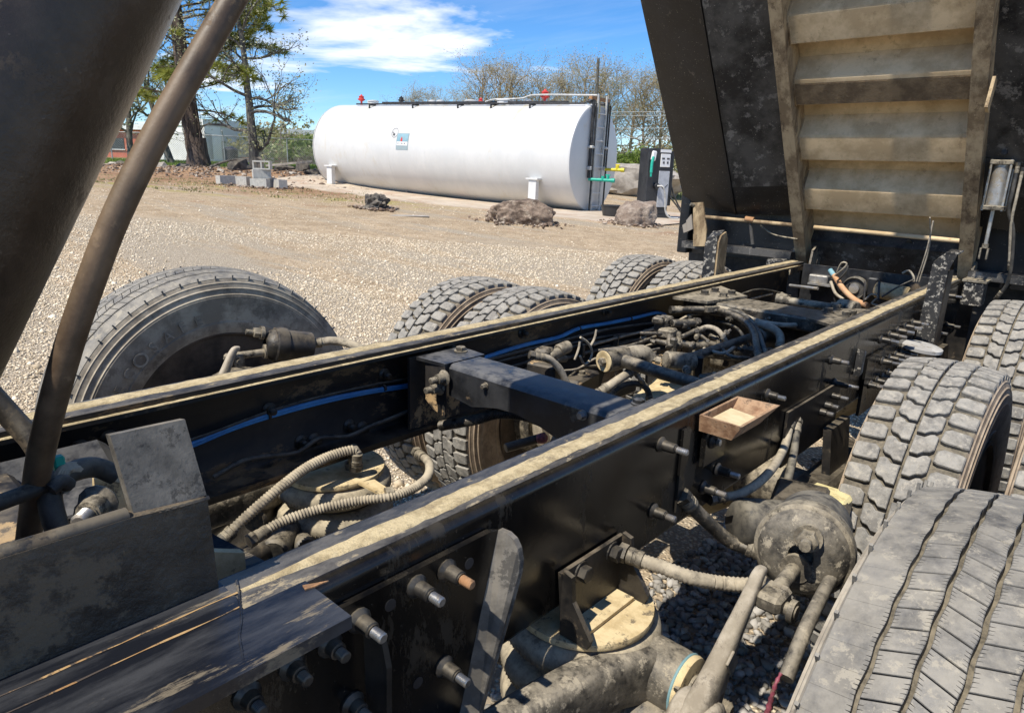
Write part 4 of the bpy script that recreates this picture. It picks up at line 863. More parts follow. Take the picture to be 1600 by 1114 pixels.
# ---- rusty tray hooked on the web
def tray():
    t = part_empty('rusty_tray', truck); y0, y1, x0, x1, z1, z0 = 1.262, 1.455, XO+.006, XO+.100, 1.003, .966
    b = MB(); th = .006; top = [(x0, y0+.005, z1), (x1, y0-.0, z1), (x1, y1, z1), (x0, y1-.01, z1)]; bot = [(x0, y0+.01, z0), (x1-.022, y0+.01, z0), (x1-.022, y1-.045, z0), (x0, y1-.045, z0)]
    ti = [(x0+th, y0+.005+th, z1), (x1-th, y0+th, z1), (x1-th, y1-th, z1), (x0+th, y1-.01-th, z1)]; bi = [(x0+th, y0+.01+th, z0+.008), (x1-.028, y0+.016, z0+.008), (x1-.028, y1-.052, z0+.008), (x0+th, y1-.052, z0+.008)]
    b.add(top+bot+ti+bi, [(4,5,6,7)]+[(k, (k+1)%4, 4+(k+1)%4, 4+k) for k in range(4)]+[(k, 8+k, 8+(k+1)%4, (k+1)%4) for k in range(4)]+[(8+k, 12+k, 12+(k+1)%4, 8+(k+1)%4) for k in range(4)]+[(12,15,14,13)])
    b.build('pan', 'tray_rust', t)
    b = MB(); zz = z0+.016; b.add([(x0+th, y0+.018, zz+.004), (x1-.028, y0+.018, zz-.002), (x1-.027, y1-.05, zz-.002), (x0+th, y1-.05, zz+.004)], [(0,1,2,3)]); b.build('dirt', 'dirt_fill', t)
    b = MB(); b.box((XO+.012, 1.335, .925), (.012, .10, .09), None, .002); b.build('bracket', 'black_paint', t); bolt(t, (XO+.018, 1.315, .935), (1,0,0), .009, .02)
tray()
# ---- near inner plate and the block standing on it
b = MB(); b.prism([(.36, -.9, H+.0035), (.36, .285, H+.0035), (.36, .282, 1.133), (.36, .205, 1.140), (.36, -.9, 1.15)], (-.018, 0, 0), (0, 0, 0)); b.build('side_plate', 'mud_black', truck)
b = MB(); b.cyl((.351, .205, 1.139), (.351, -.9, 1.149), .009, 10); b.build('side_plate_edge', 'black_dirty', truck, 50)
q = [at(210, 806, X=.351), at(323, 774, X=.351), at(289, 655, X=.333), at(172, 680, X=.333)]; n_ = ((q[1]-q[0]).cross(q[3]-q[0])).normalized()
b = MB(); b.prism(q, (0,0,0), -n_*.014 if n_.x > 0 else n_*.014); b.build('upright_block', 'worn_plate', truck)
b = MB(); b.tube([at(212, 808, X=.356), at(265, 795, X=.358), at(326, 778, X=.358)], .003, 6, rib=.001, ribpitch=.007); b.build('weld_bead', 'black_dirty', truck, 50)
# ---------------------------------------------------------------- front cross members and clutter by the hoist
b = MB(); b.box((0, .16, .86), (.62, .14, .2), None, .01); b.build('front_cross_member', 'black_clay', truck)
b = MB(); b.prism([(-.33, .17, .97), (-.33, .37, .97), (-.22, .40, .93), (-.15, .40, .80), (-.33, .40, .78)], (0,0,0), (.0,.012,-.01)); b.build('gusset', 'satin_black', truck)
b = MB(); b.box((-.26, .34, .905), (.13, .16, .012), Matrix.Rotation(.22, 3, 'Y') , .004); b.build('gusset', 'satin_black', truck)
b = MB(); b.cyl((-.40, .42, .83), (-.10, .42, .85), .024, 16); b.build('cross_tube', 'satin_black', truck, 50)
b = MB(); b.prism([(-.12, .30, .99), (-.12, .40, .95), (-.12, .40, .80), (-.12, .28, .80)], (0,0,0), (.012,0,0)); b.prism([(-.25, .41, .99), (-.04, .41, .95), (-.04, .41, .90), (-.25, .41, .80)], (0,0,0), (0,.012,0)); b.build('hoist_bracket', 'plate_dust', truck)
br = MB(); br.prism([(.20, .255, 1.02), (.20, .385, .96), (.20, .385, .82), (.20, .255, .82)], (0,0,0), (.014,0,0)); brk = br.build('hoist_bracket', 'plate_dust', truck)
for px, py in ((143, 787), (136, 806)): bolt(brk, at(px+12, py-3, X=.214), (.75, -.65, 0), .0115, .05, m='dusty_steel')
# hoist cylinder: leaning telescopic ram
LEAN = math.radians(29.5); ca = V3((.10, .003-.26*math.tan(LEAN), .94)); cdir = V3((0, math.sin(LEAN), math.cos(LEAN)))
def hoist():
    t = part_empty('hoist_cylinder', truck)
    b = MB(); R1 = .12; b.lathe([(0, R1*.6), (.0, R1), (1.62, R1), (1.64, R1+.012), (1.72, R1+.012), (1.74, R1-.01)], ca, cdir, 48); b.build('outer_stage', 'cylinder', t, 30)
    z = 1.72
    for k, r in enumerate((.115, .096, .078)):
        b = MB(); b.lathe([(z, r), (z+.8, r), (z+.8, r+.008), (z+.86, r+.008), (z+.86, .01)], ca, cdir, 32); b.build('inner_stage', 'zinc', t, 30); z += .84
    b = MB(); b.cyl(ca+V3((-.30, 0, .05)), ca+V3((.30, 0, .05)), .045, 16); b.build('trunnion', 'black_dirty', t, 40)
    for s in (-1, 1):
        b = MB(); b.prism([(s*.24, -.2, .80), (s*.24, .10, .80), (s*.24, .09, 1.00), (s*.24, .02, 1.09), (s*.24, -.12, 1.09), (s*.24, -.2, 1.0)], (-.012,0,0), (.012,0,0)); b.build('trunnion_plate', 'black_clay', t)
hoist()
b = MB(); b.tube([at(-30, 600, X=-.1), at(20, 655, X=-.08), at(58, 700, X=-.05), at(75, 760, X=-.03)], .016, 10); b.build('lower_pipe', 'black_dirty', truck, 60)
b = MB(); hp = [ca+cdir*1.62+V3((.10, 0, 0)), ca+cdir*1.45+V3((.145, .03, 0)), at(430, -130, X=.25), at(395, -60, X=.25), at(358, 10, X=.25), at(255, 190, X=.245), at(185, 330, X=.24), at(142, 440, X=.23), at(108, 540, X=.22), at(80, 640, X=.20), at(62, 720, X=.17), at(50, 800, X=.10), at(40, 880, X=.08)]
b.tube(hp, .0142, 24); b.build('hydraulic_hose', 'hyd_hose', truck, 60)
b = MB(); b.tube([at(-20, 792, X=.18), at(40, 770, X=.16), at(80, 752, X=.14), at(108, 748, X=.12)], .010, 8); b.build('air_line', 'hose_black', truck, 60)
b = MB(); b.tube([at(102, 858, X=.16), at(86, 815, X=.15), at(78, 775, X=.14), at(90, 752, X=.13), at(118, 735, X=.12), at(150, 730, X=.10), at(180, 742, X=.1)], .0135, 10); b.build('wire_loom', 'hose_black', truck, 60)
for k, dx in enumerate((-.008, .0, .009, .016)):
    b = MB(); b.tube([at(84+k*6, 762+k*3, X=.15), at(92+k*4, 738, X=.14), at(108+k*5, 727+k*2, X=.13), at(150, 728+k*4, X=.10), at(186, 742+k*3, X=.08)], .0045, 6); b.build('wire', 'hose_dust', truck, 60)
b = MB(); b.tube([at(78, 765, X=.16), at(95, 752, X=.155), at(108, 758, X=.15)], .009, 8); b.build('cable_wrap', 'hose_black', truck, 60)
b = MB(); b.box(at(92, 724, X=.13), (.012, .012, .02), None, .002); b.build('connector', 'green_paint', truck)
# ---------------------------------------------------------------- left web details: blue air line, stems, bolts
def line(name, pl, r, m, seg=8, **k):
    b = MB(); b.tube(pl, r, seg, **k); o = b.build(name, m, truck, 60)
    if name in ('air_hose', 'corrugated_hose', 'brake_hose'):          # crimped ferrule and hex nut at each end
        for p0, p1 in ((V3(pl[0]), V3(pl[1])), (V3(pl[-1]), V3(pl[-2]))):
            d = (p1-p0).normalized(); b = MB(); b.lathe([(-.006, r*.9), (-.004, r*1.18), (.006, r*1.2), (.007, r*1.12), (.013, r*1.12), (.014, r*1.2), (.024, r*1.18), (.025, r*.95)], p0, d, 14); b.build('ferrule', 'dusty_steel', o, 30)
            b = MB(); b.lathe([(-.022, r*1.1), (-.022, r*1.32), (-.007, r*1.32), (-.007, r*1.1)], p0, d, 6); b.build('hex_nut', 'dusty_black', o)
    return o
xl = -.404
line('blue_air_line', [at(px, py, X=xl) for px, py in ((255, 706), (300, 693), (360, 668), (420, 648), (500, 626), (570, 612), (645, 600), (670, 592))], .0055, 'blue_hose')
line('blue_air_line', [at(px, py, X=xl) for px, py in ((250, 712), (300, 697), (360, 672), (420, 652), (500, 630), (570, 615), (645, 603), (670, 596))], .0045, 'blue_hose')
line('air_line', [at(px, py, X=xl+.004) for px, py in ((250, 700), (320, 680), (420, 643), (500, 620), (600, 598), (655, 590))], .0035, 'hose_black')
line('blue_air_line', [at(px, py, X=xl) for px, py in ((740, 565), (765, 556), (820, 539), (872, 527), (905, 513), (950, 505), (990, 497), (1025, 489), (1040, 492))], .0075, 'blue_hose')
line('air_line', [at(px, py, X=xl+.006) for px, py in ((750, 566), (830, 545), (900, 527), (960, 513), (1040, 503), (1100, 498))], .006, 'hose_black')
line('air_line', [at(px, py, X=xl+.012) for px, py in ((760, 570), (840, 550), (910, 533), (970, 523), (1060, 515))], .005, 'hose_black')
for px, py in ((420, 640), (600, 585), (470, 690), (545, 665), (700, 540), (815, 520), (945, 487), (170, 685), (125, 700), (490, 687), (565, 668)):
    p = at(px, py, X=-.41); bolt(railL, p, (1, 0, 0), .0095, .028, m='black_dirty', tip='black_dirty')
for px, py in ((420, 649), (600, 606), (905, 514), (985, 498)):
    p = at(px, py, X=xl); b = MB(); b.lathe([(-.003, .010), (.003, .010)], p, (0, 1, .1), 10); b.build('cable_tie', 'hose_black', truck)
# ---------------------------------------------------------------- arched cross member
def arch_member():
    t = part_empty('cross_member', truck); y0, y1, zt = 1.162, 1.287, .99
    xs = [-.217, -.13, -.09, -.04, .02, .1, .17, .23, .293]; zb = [.905, .895, .905, .915, .917, .905, .885, .86, .85]
    poly = [(x, y0, z) for x, z in zip(xs, zb)] + [(xs[-1], y0, zt-.012), (xs[0], y0, zt-.012)]
    b = MB(); b.prism(poly, (0, 0, 0), (0, .008, 0)); b.prism([(x, y1, z) for x, _, z in poly], (0, -.008, 0), (0, 0, 0))
    b.prism([(-.217, y0, zt-.012), (-.217, y0+.006, zt-.003), (-.217, y0+.014, zt), (-.217, y1-.014, zt), (-.217, y1-.006, zt-.003), (-.217, y1, zt-.012)], (0,0,0), (.51,0,0)); b.build('arched_beam', 'satin_black', t, 40)
    b = MB(); b.prism([(-.222, y0-.01, zt+.001), (-.222, y1+.01, zt+.001), (-.325, y1+.02, zt+.001), (-.325, y0-.02, zt+.001)], (0,0,-.009), (0,0,0)); b.build('end_plate', 'satin_black', t)
    b = MB(); b.prism([(-.222, y0-.004, zt-.009), (-.300, y0-.004, zt-.009), (-.300, y0-.004, .875), (-.27, y0-.004, .855), (-.222, y0-.004, .845)], (0,-.006,0), (0,0,0)); fp = b.build('end_face', 'black_clay', t)
    for px, py in ((695, 590), (687, 605)): bolt(fp, at(px, py, Y=y0-.01), (0, -1, 0), .011, .05, m='dusty_steel', tip='dusty_steel')
    b = MB(); b.prism([(-.345, y0-.03, .985), (-.345, y0-.03, .78), (-.345, y1+.03, .78), (-.345, y1+.03, .985)], (-.006,0,0), (.004,0,0)); b.build('side_face', 'black_clay', t)
    b = MB(); b.prism([(.296, y0-.02, zt+.001), (.296, y1+.03, zt+.001), (.343, y1+.09, zt+.001), (.343, y0-.02, zt+.001)], (0,0,-.009), (0,0,0)); b.build('end_plate', 'satin_black', t)
    hexbolt(t, at(720, 549, Z=zt+.001), (0,0,1), .014, .010, 'dusty_steel'); hexbolt(t, at(998, 631, Z=zt+.001), (0,0,1), .013, .008, 'satin_black')
    hexbolt(t, at(759, 603, Y=y0), (0,-1,0), .007, .010, 'dusty_steel'); hexbolt(t, at(911, 648, Y=y0), (0,-1,0), .009, .010, 'bare_steel')
arch_member()
line('flex_conduit', [at(px, py, Y=1.225) for px, py in ((690, 665), (745, 655), (775, 646), (815, 648), (860, 662), (900, 683), (940, 700))], .0155, 'dusty_black', 10, rib=.002, ribpitch=.006)
# ---------------------------------------------------------------- lift-axle air springs
def air_spring(s):
    t = part_empty('air_spring', truck, (s*.41, .93, 0)); zt = .715
    b = MB(); b.lathe([(0, .131), (.006, .133), (.012, .131), (.013, .001)], (0, 0, zt-.012), (0,0,1), 48); b.build('top_plate', 'plate_dust', t, 40)
    pr = [(0, .10)]
    for k, (z, r) in enumerate(((.0, .100), (.002, .116), (.008, .134), (.018, .145), (.032, .149), (.046, .145), (.056, .132), (.062, .116), (.068, .110), (.074, .118), (.080, .134), (.090, .147), (.104, .152), (.118, .148), (.128, .134), (.134, .118), (.140, .112), (.146, .118), (.152, .134), (.162, .147), (.178, .151), (.195, .146), (.210, .13))): pr.append((z, r))
    b = MB(); b.lathe(pr, (0, 0, zt-.0125), (0,0,-1), 56); b.build('bellows', 'air_rubber', t, 70)
    for z in (.068, .140):
        b = MB(); b.lathe([(z-.005, .108), (z-.003, .115), (z+.003, .115), (z+.005, .108)], (0,0,zt-.0125), (0,0,-1), 48); b.build('girdle_ring', 'hose_black', t, 50)
    b = MB()
    for rr_, zz in ((.1475, .027), (.1505, .099), (.1495, .172)):        # moulded ribs on the lower curl
        for k in range(96):
            a = k*math.pi/48; c_, s_ = math.cos(a), math.sin(a); b.box((c_*rr_, s_*rr_, zt-.0125-zz-.010), (.002, .0014, .011), rotz(a))
    tag(b.build('mould_ribs', 'air_rubber', t), kind='stuff')
    b = MB(); b.lathe([(0, .09), (.03, .12), (.08, .12)], (0,0,zt-.26), (0,0,-1), 32); b.build('piston', 'dusty_black', t, 40)
    return t
aL = air_spring(-1); aR = air_spring(1)
b = MB(); q = at(553, 730, Z=.716)-V3((-.41,.93,0)); b.cyl(q, q+V3((0,0,.014)), .026, 6); b.cyl(q+V3((0,0,.014)), q+V3((0,0,.04)), .017, 6); b.cyl(q+V3((0,0,.04)), q+V3((.0,.0,.062)), .010, 10); b.build('air_fitting', 'dusty_steel', aL, 30)
b = MB(); e = [at(560, 757, Z=.718), at(585, 752, Z=.718), at(612, 770, Z=.722), at(603, 779, Z=.722), at(575, 765, Z=.718)]; b.prism([x-V3((-.41,.93,0)) for x in e], (0,0,0), (0,0,.006)); b.build('plate_tab', 'plate_dust', aL)
line('corrugated_hose', [at(350, 842, Z=.70), at(380, 812, Z=.73), at(430, 768, Z=.765), at(480, 730, Z=.785), at(520, 711, Z=.79), at(553, 703, Z=.79), at(557, 712, Z=.775), at(556, 722, Z=.757)], .0130, 'hose_dust', 14, rib=.0030, ribpitch=.0075)
line('corrugated_hose', [at(402, 838, Z=.70), at(440, 815, Z=.71), at(500, 795, Z=.715), at(560, 782, Z=.72), at(605, 777, Z=.725), at(640, 766, Z=.72), at(668, 745, Z=.72), at(670, 722, Z=.72), at(655, 710, Z=.72)], .0120, 'hose_dust', 14, rib=.0028, ribpitch=.0075)
line('hose_sleeve', [at(332, 858, Z=.69), at(350, 842, Z=.70)], .016, 'hose_black', 12, smooth=False)
b = MB(); b.cyl(at(602, 772, Z=.727), at(614, 770, Z=.727), .016, 12); b.build('hose_clamp', 'dusty_steel', truck, 40)
# clutter under the front of the springs
rg = random.Random(9)
for k, (px, py, z, r, ln, m) in enumerate(((350, 805, .58, .03, .12, 'hose_black'), (410, 800, .60, .035, .1, 'black_dirty'), (440, 845, .60, .035, .12, 'dusty_black'), (395, 870, .60, .03, .12, 'black_dirty'), (470, 850, .58, .03, .1, 'dusty_black'), (370, 775, .6, .018, .16, 'dusty_black'))):
    p = at(px, py, Z=z); d = V3((rg.uniform(-1,1), rg.uniform(-1,1), rg.uniform(-.2,.2))).normalized(); b = MB(); b.cyl(p-d*ln/2, p+d*ln/2, r, 14, bev=.006); b.build('air_valve', m, truck, 40)
b = MB(); b.box((.02, .62, .56), (.52, .12, .1), None, .01); b.build('lift_cross_beam', 'black_clay', truck)
line('valve_hose', [at(340, 800, Z=.6), at(352, 778, Z=.64), at(390, 778, Z=.62), at(420, 800, Z=.6)], .008, 'hose_black')
b = MB(); b.box(at(375, 880, Z=.80), (.25, .05, .012), rotz(.15)); b.build('light_strip', 'rail_near', truck)
# right air-spring bracket on the rail
bk = part_empty('spring_bracket', railR)
b = MB(); b.prism([(XO+.003, .815, .835), (XO+.003, 1.00, .835), (XO+.003, 1.00, .72), (XO+.003, .83, .72)], (0,0,0), (.008,0,0)); b.build('back_plate', 'black_dirty', bk)
for y in (.822, 1.0):
    b = MB(); b.prism([(XO+.011, y, .84), (XO+.03, y, .835), (XO+.035, y, .79), (XO+.075, y, .735), (XO+.07, y, .718), (XO+.011, y, .718)], (0,-.005,0), (0,.005,0)); b.build('side_ear', 'black_dirty', bk)
for px, py in ((908, 893), (957, 862)): hexbolt(bk, at(px, py, X=XO+.011), (1,0,0), .015, .014, 'bolt_black')
hexbolt(bk, at(937, 920, Z=.717), (0,0,1), .012, .008, 'dusty_steel')
b = MB(); b.prism([(XO+.011, .84, .722), (XO+.011, .99, .722), (XO+.05, .99, .722), (XO+.05, .84, .722)], (0,0,-.004), (0,0,.002)); b.build('foot_plate', 'plate_dust', bk)
# ---------------------------------------------------------------- wheels
def tread_block(b, poly, R, depth, inset=.0022, crown=.9):
    """poly in (arc length, across); raised block with bevelled top"""
    n = len(poly); cs = sum(p[0] for p in poly)/n; cw = sum(p[1] for p in poly)/n; rings = []
    for rad, sc in ((-depth, 1.0), (-inset, 1.0), (0, None)):
        ring = []
        for s, w in poly:
            if sc is None:
                ds, dw = cs-s, cw-w; l = math.hypot(ds, dw); k = inset/l if l > 0 else 0; s2, w2 = s+ds*k, w+dw*k
            else: s2, w2 = s, w
            r = R+rad-crown*w2*w2; a = s2/R; ring.append((w2, r*math.sin(a), r*math.cos(a)))
        rings += ring
    fs = [(k, (k+1)%n, n+(k+1)%n, n+k) for k in range(n)] + [(n+k, n+(k+1)%n, 2*n+(k+1)%n, 2*n+k) for k in range(n)] + [tuple(range(2*n, 3*n))]
    b.add(rings, fs)
def tyre_meshes(R, hw, kind):
    b = MB(); d = .016
    ir = .295
    prof = [(-hw*.78, ir-.015), (-hw*.96, ir), (-hw*1.0, ir+.012), (-hw*1.06, ir+.03), (-hw*1.07, ir+.038), (-hw*1.05, ir+.04), (-hw*1.12, ir+.09), (-hw*1.15, ir+.115), (-hw*1.155, ir+.118), (-hw*1.14, ir+.122), (-hw*1.14, R-.075), (-hw*1.15, R-.072), (-hw*1.15, R-.068), (-hw*1.125, R-.066), (-hw*1.11, R-.054), (-hw*1.12, R-.052), (-hw*1.12, R-.049), (-hw*1.09, R-.047), (-hw*1.06, R-.037), (-hw*1.06, R-.033), (-hw*1.035, R-.031), (-hw, R-d-.006)]
    prof += [(-hw*.7, R-d-.003), (0, R-d), (hw*.7, R-d-.003)] + [(-x, r) for x, r in prof[::-1]]
    kk = prof.index((0, R-d)); side = prof[:kk-1]; mid = prof[kk-2:kk+3]
    b.lathe(side, (0,0,0), (1,0,0), 120); b.lathe([(-x, r) for x, r in side[::-1]], (0,0,0), (1,0,0), 120); b.f = [f for f in b.f if len(f) == 4]; b.mi = [0]*len(b.f); b.cur = 1; n0 = len(b.f); b.lathe(mid, (0,0,0), (1,0,0), 120); b.mi = [m_ for f, m_ in zip(b.f, b.mi) if len(f) == 4]; b.f = [f for f in b.f if len(f) == 4]
    me_c = b.build('tyre_tmp', ['rubber_brown' if kind == 'lug' else 'rubber_side', 'rubber_base'], None, 30)
    t = MB(); C = 2*math.pi*R
    if kind == 'lug':
        n = 52; p = C/n
        for k in range(n):
            s = k*p
            for sg, off in ((-1, 0), (1, .5)):                       # stepped centre blocks, two rows
                o = s+off*p; g = .0050; a0, a1 = -p/2+g, p/2-g; w0, w1 = .0035, .052; st = .010; wm = (w0+w1)/2
                P = [(a0+st, w0), (a1+st, w0), (a1+st, wm-.006), (a1, wm+.004), (a1-st*.3, w1-.008), (a1-st*1.2, w1), (a0+.002, w1), (a0-.006+st*.3, w1-.01), (a0, wm+.006), (a0+st, wm-.004)]
                P = [(o+q*1.0, sg*w) for q, w in P]; tread_block(t, P if sg > 0 else P[::-1], R, .017)
            for sg, off in ((-1, .42), (1, .92)):                    # shoulder lugs
                o = s+off*p; g = .0088; a0, a1 = -p/2+g, p/2-g
                P = [(o+a0+.009, sg*.058), (o+a1-.004, sg*.056), (o+a1, sg*.066), (o+a1, sg*(hw-.005)), (o+a1-.003, sg*(hw+.003)), (o+a0+.003, sg*(hw+.003)), (o+a0, sg*(hw-.005)), (o+a0, sg*.070)]
                tread_block(t, P if sg > 0 else P[::-1], R, .028, .003)
        m = 'rubber_tread'
    else:
        n = 112; p = C/n; gr = [-.076, -.038, 0, .038, .076]; gw = .0025
        def wav(s, j): return .0009*math.sin(2*math.pi*s/(p*2)+j*1.7)
        edges = [(-hw, gr[0]-gw)]+[(a_+gw, b_-gw) for a_, b_ in zip(gr, gr[1:])]+[(gr[-1]+gw, hw)]; J = len(edges)-1
        for k in range(n):
            for j, (wa, wb) in enumerate(edges):
                sl = (0, .010, -.012, .011, -.009, 0)[j]; s0 = k*p+(j*.37 % 1)*p; gap = (.0011 if (k+j) % 2 else .0005) if 0 < j < J else .0; A = []; B = []
                m_ = 5
                for i in range(m_+1):
                    f = i/m_; s = s0+gap+(p-2*gap)*f; ea = wa+(wav(s, j-1) if j > 0 else 0); eb = wb+(wav(s, j) if j < J else 0)
                    if j > 0:
                        A += [(s-.0009, ea), (s-.0006, ea+.0045), (s-.0002, ea+.0045), (s+.0001, ea)] if 0 < i < m_ else [(s, ea)]
                    else: A += [(s, ea)]
                    if j < J: B += [(s-.0009, eb), (s-.0006, eb-.0045), (s-.0002, eb-.0045), (s+.0001, eb)] if 0 < i < m_ else [(s, eb)]
                    else: B += [(s, eb)]
                sk = lambda P: [(s+sl*((w-wa)/(wb-wa)-.5), w) for s, w in P]
                tread_block(t, sk(A)+sk(B)[::-1], R, .015, .0010 if 0 < j < J else .0004, 1.35)
        for k in range(0, n, 2):                                    # short cuts on the shoulder edge
            for sg in (-1, 1):
                a = k*p/R; t.box((sg*(hw+.0005), (R-.020)*math.sin(a), (R-.020)*math.cos(a)), (.004, .004, .018), Matrix.Rotation(-a, 3, 'X'))
        m = 'rubber_rib'
    me_t = t.build('tread_tmp', m)
    return me_c, me_t
def rim_mesh(drive):
    b = MB(); prof = [(-.105, .298), (-.118, .305), (-.118, .292), (-.10, .284), (-.07, .272), (-.03, .262), (.05, .262), (.08, .272), (.10, .284), (.118, .292), (.118, .305), (.105, .298)]
    b.lathe(prof, (0,0,0), (1,0,0), 64)
    dd = [(.085, .265), (.06, .235), (.045, .20), (.03, .17), (.03, .11), (.055, .10), (.14, .085), (.145, .001)] if drive else [(.02, .262), (.06, .22), (.075, .17), (.075, .11), (.10, .10), (.15, .08), (.155, .001)]
    b.lathe(dd, (0,0,0), (1,0,0), 48); b.lathe([(x-.012, r) for x, r in dd][:5]+[(.0, .001)], (0,0,0), (1,0,0), 48)
    for k in range(10):
        a = k*math.pi/5; c_ = V3((.03 if drive else .075, .1425*math.cos(a), .1425*math.sin(a))); b.cyl(c_, c_+V3((.03,0,0)), .018, 6)
    return b.build('rim_tmp', 'rim_brown', None, 40)
lugc, lugt = tyre_meshes(.505, .113, 'lug'); ribc, ribt = tyre_meshes(.487, .122, 'rib'); rim_d = rim_mesh(True)
def wheel(x, y, z, kind, flip, spin, hang=True):
    w = part_empty('wheel', truck, (x, y, z), (0, 0, math.pi if flip else 0))
    c_, t_ = (lugc, lugt) if kind == 'lug' else (ribc, ribt)
    for nm, src in (('tyre', c_), ('tread', t_), ('rim', rim_d)):
        o = put(nm, src.data, w); o.rotation_euler = (spin, 0, 0)
    return w
DZ = .503; D1Y, D2Y = 2.14, 3.53; PZ = .67
for yy, sp in ((D1Y, .03), (D2Y, .4)):
    wheel(-.775, yy, DZ, 'lug', False, sp); wheel(-1.105, yy, DZ, 'lug', True, sp+.2); wheel(.728, yy, DZ, 'lug', True, sp+.1); wheel(1.058, yy, DZ, 'lug', False, sp+.3)
wheel(-1.105, .92, PZ, 'rib', True, .1); wpr = wheel(1.012, .92, .625, 'rib', False, .25)
for o in (lugc, lugt, ribc, ribt, rim_d): bpy.data.objects.remove(o, do_unlink=True)
# raised lettering on the left lift-axle tyre
def letters(txt, x, yc, zc, rad, a0, da, size, parent):
    t_ = part_empty('tyre_lettering', parent)
    for k, ch in enumerate(txt):
        b = MB()
        cu = bpy.data.curves.new('t', 'FONT'); cu.body = ch; cu.size = size*(1.35 if ch == 'O' else 1); cu.extrude = .0012; cu.align_x = 'CENTER'; cu.resolution_u = 3
        o = bpy.data.objects.new('t', cu); COL.objects.link(o); bpy.context.view_layer.update(); me = bpy.data.meshes.new_from_object(o); bpy.data.objects.remove(o); a = a0+da*k
        for v in me.vertices:        # letter plane faces +X, its up points away from the hub
            rr_ = rad+v.co.y-(.006 if ch == 'O' else 0); an = a+v.co.x/rad; v.co = V3((x+v.co.z, yc+math.sin(an)*rr_, zc+math.cos(an)*rr_))
        b.add([v.co for v in me.vertices], [tuple(p.vertices) for p in me.polygons]); bpy.data.meshes.remove(me); b.build('letter', 'rubber_side', t_)
letters('ECOSAFE', -1.105+.122*1.142+.0012, .92, PZ, .345, -1.02, .135, .042, truck)
# ---------------------------------------------------------------- axles, brakes, arms
b = MB(); b.cyl((-.92, .92, PZ-.12), (.92, .92, PZ-.12), .06, 16); b.build('lift_axle', 'dusty_black', truck, 40)
for yy in (D1Y, D2Y):
    ax = part_empty('drive_axle', truck)
    b = MB(); b.cyl((-.62, yy, DZ), (.62, yy, DZ), .075, 18); b.build('axle_tube', 'dusty_steel', ax, 40)
    b = MB(); b.lathe([(-.20, .09), (-.16, .15), (-.08, .215), (0, .235), (.08, .215), (.16, .15), (.20, .09)], (0, yy+.02, DZ+.01), (1,0,0), 28); b.build('differential', 'plate_dust', ax, 50)
    b = MB(); b.cyl((.06, yy-.16, DZ+.06), (.06, yy-.38, DZ+.1), .10, 20, .07); b.build('pinion_case', 'dusty_steel', ax, 40)
    for s in (-1, 1):
        b = MB(); b.lathe([(s*.60, .06), (s*.60, .205), (s*.62, .21), (s*.74, .21), (s*.76, .2)], (0, yy, DZ), (1,0,0), 32); b.build('brake_drum', 'dusty_steel', ax, 40)
        b = MB(); b.box((s*.47, yy-.02, .60), (.10, .62, .05), None, .012); b.build('spring_beam', 'black_dirty', ax)
        b = MB(); b.prism([(s*.46, yy-.07, .76), (s*.46, yy+.10, .76), (s*.50, yy+.06, .50), (s*.50, yy-.1, .48)], (-.012,0,0), (.012,0,0)); b.build('torque_bracket', 'black_dirty', ax)
b = MB(); b.cyl((.06, .2, .68), (.06, D1Y-.38, .60), .055, 18); b.build('drive_shaft', 'dusty_black', truck, 40)
b = MB(); b.cyl((.06, D1Y+.25, .56), (.06, D2Y-.38, .58), .05, 18); b.build('drive_shaft', 'dusty_black', truck, 40)
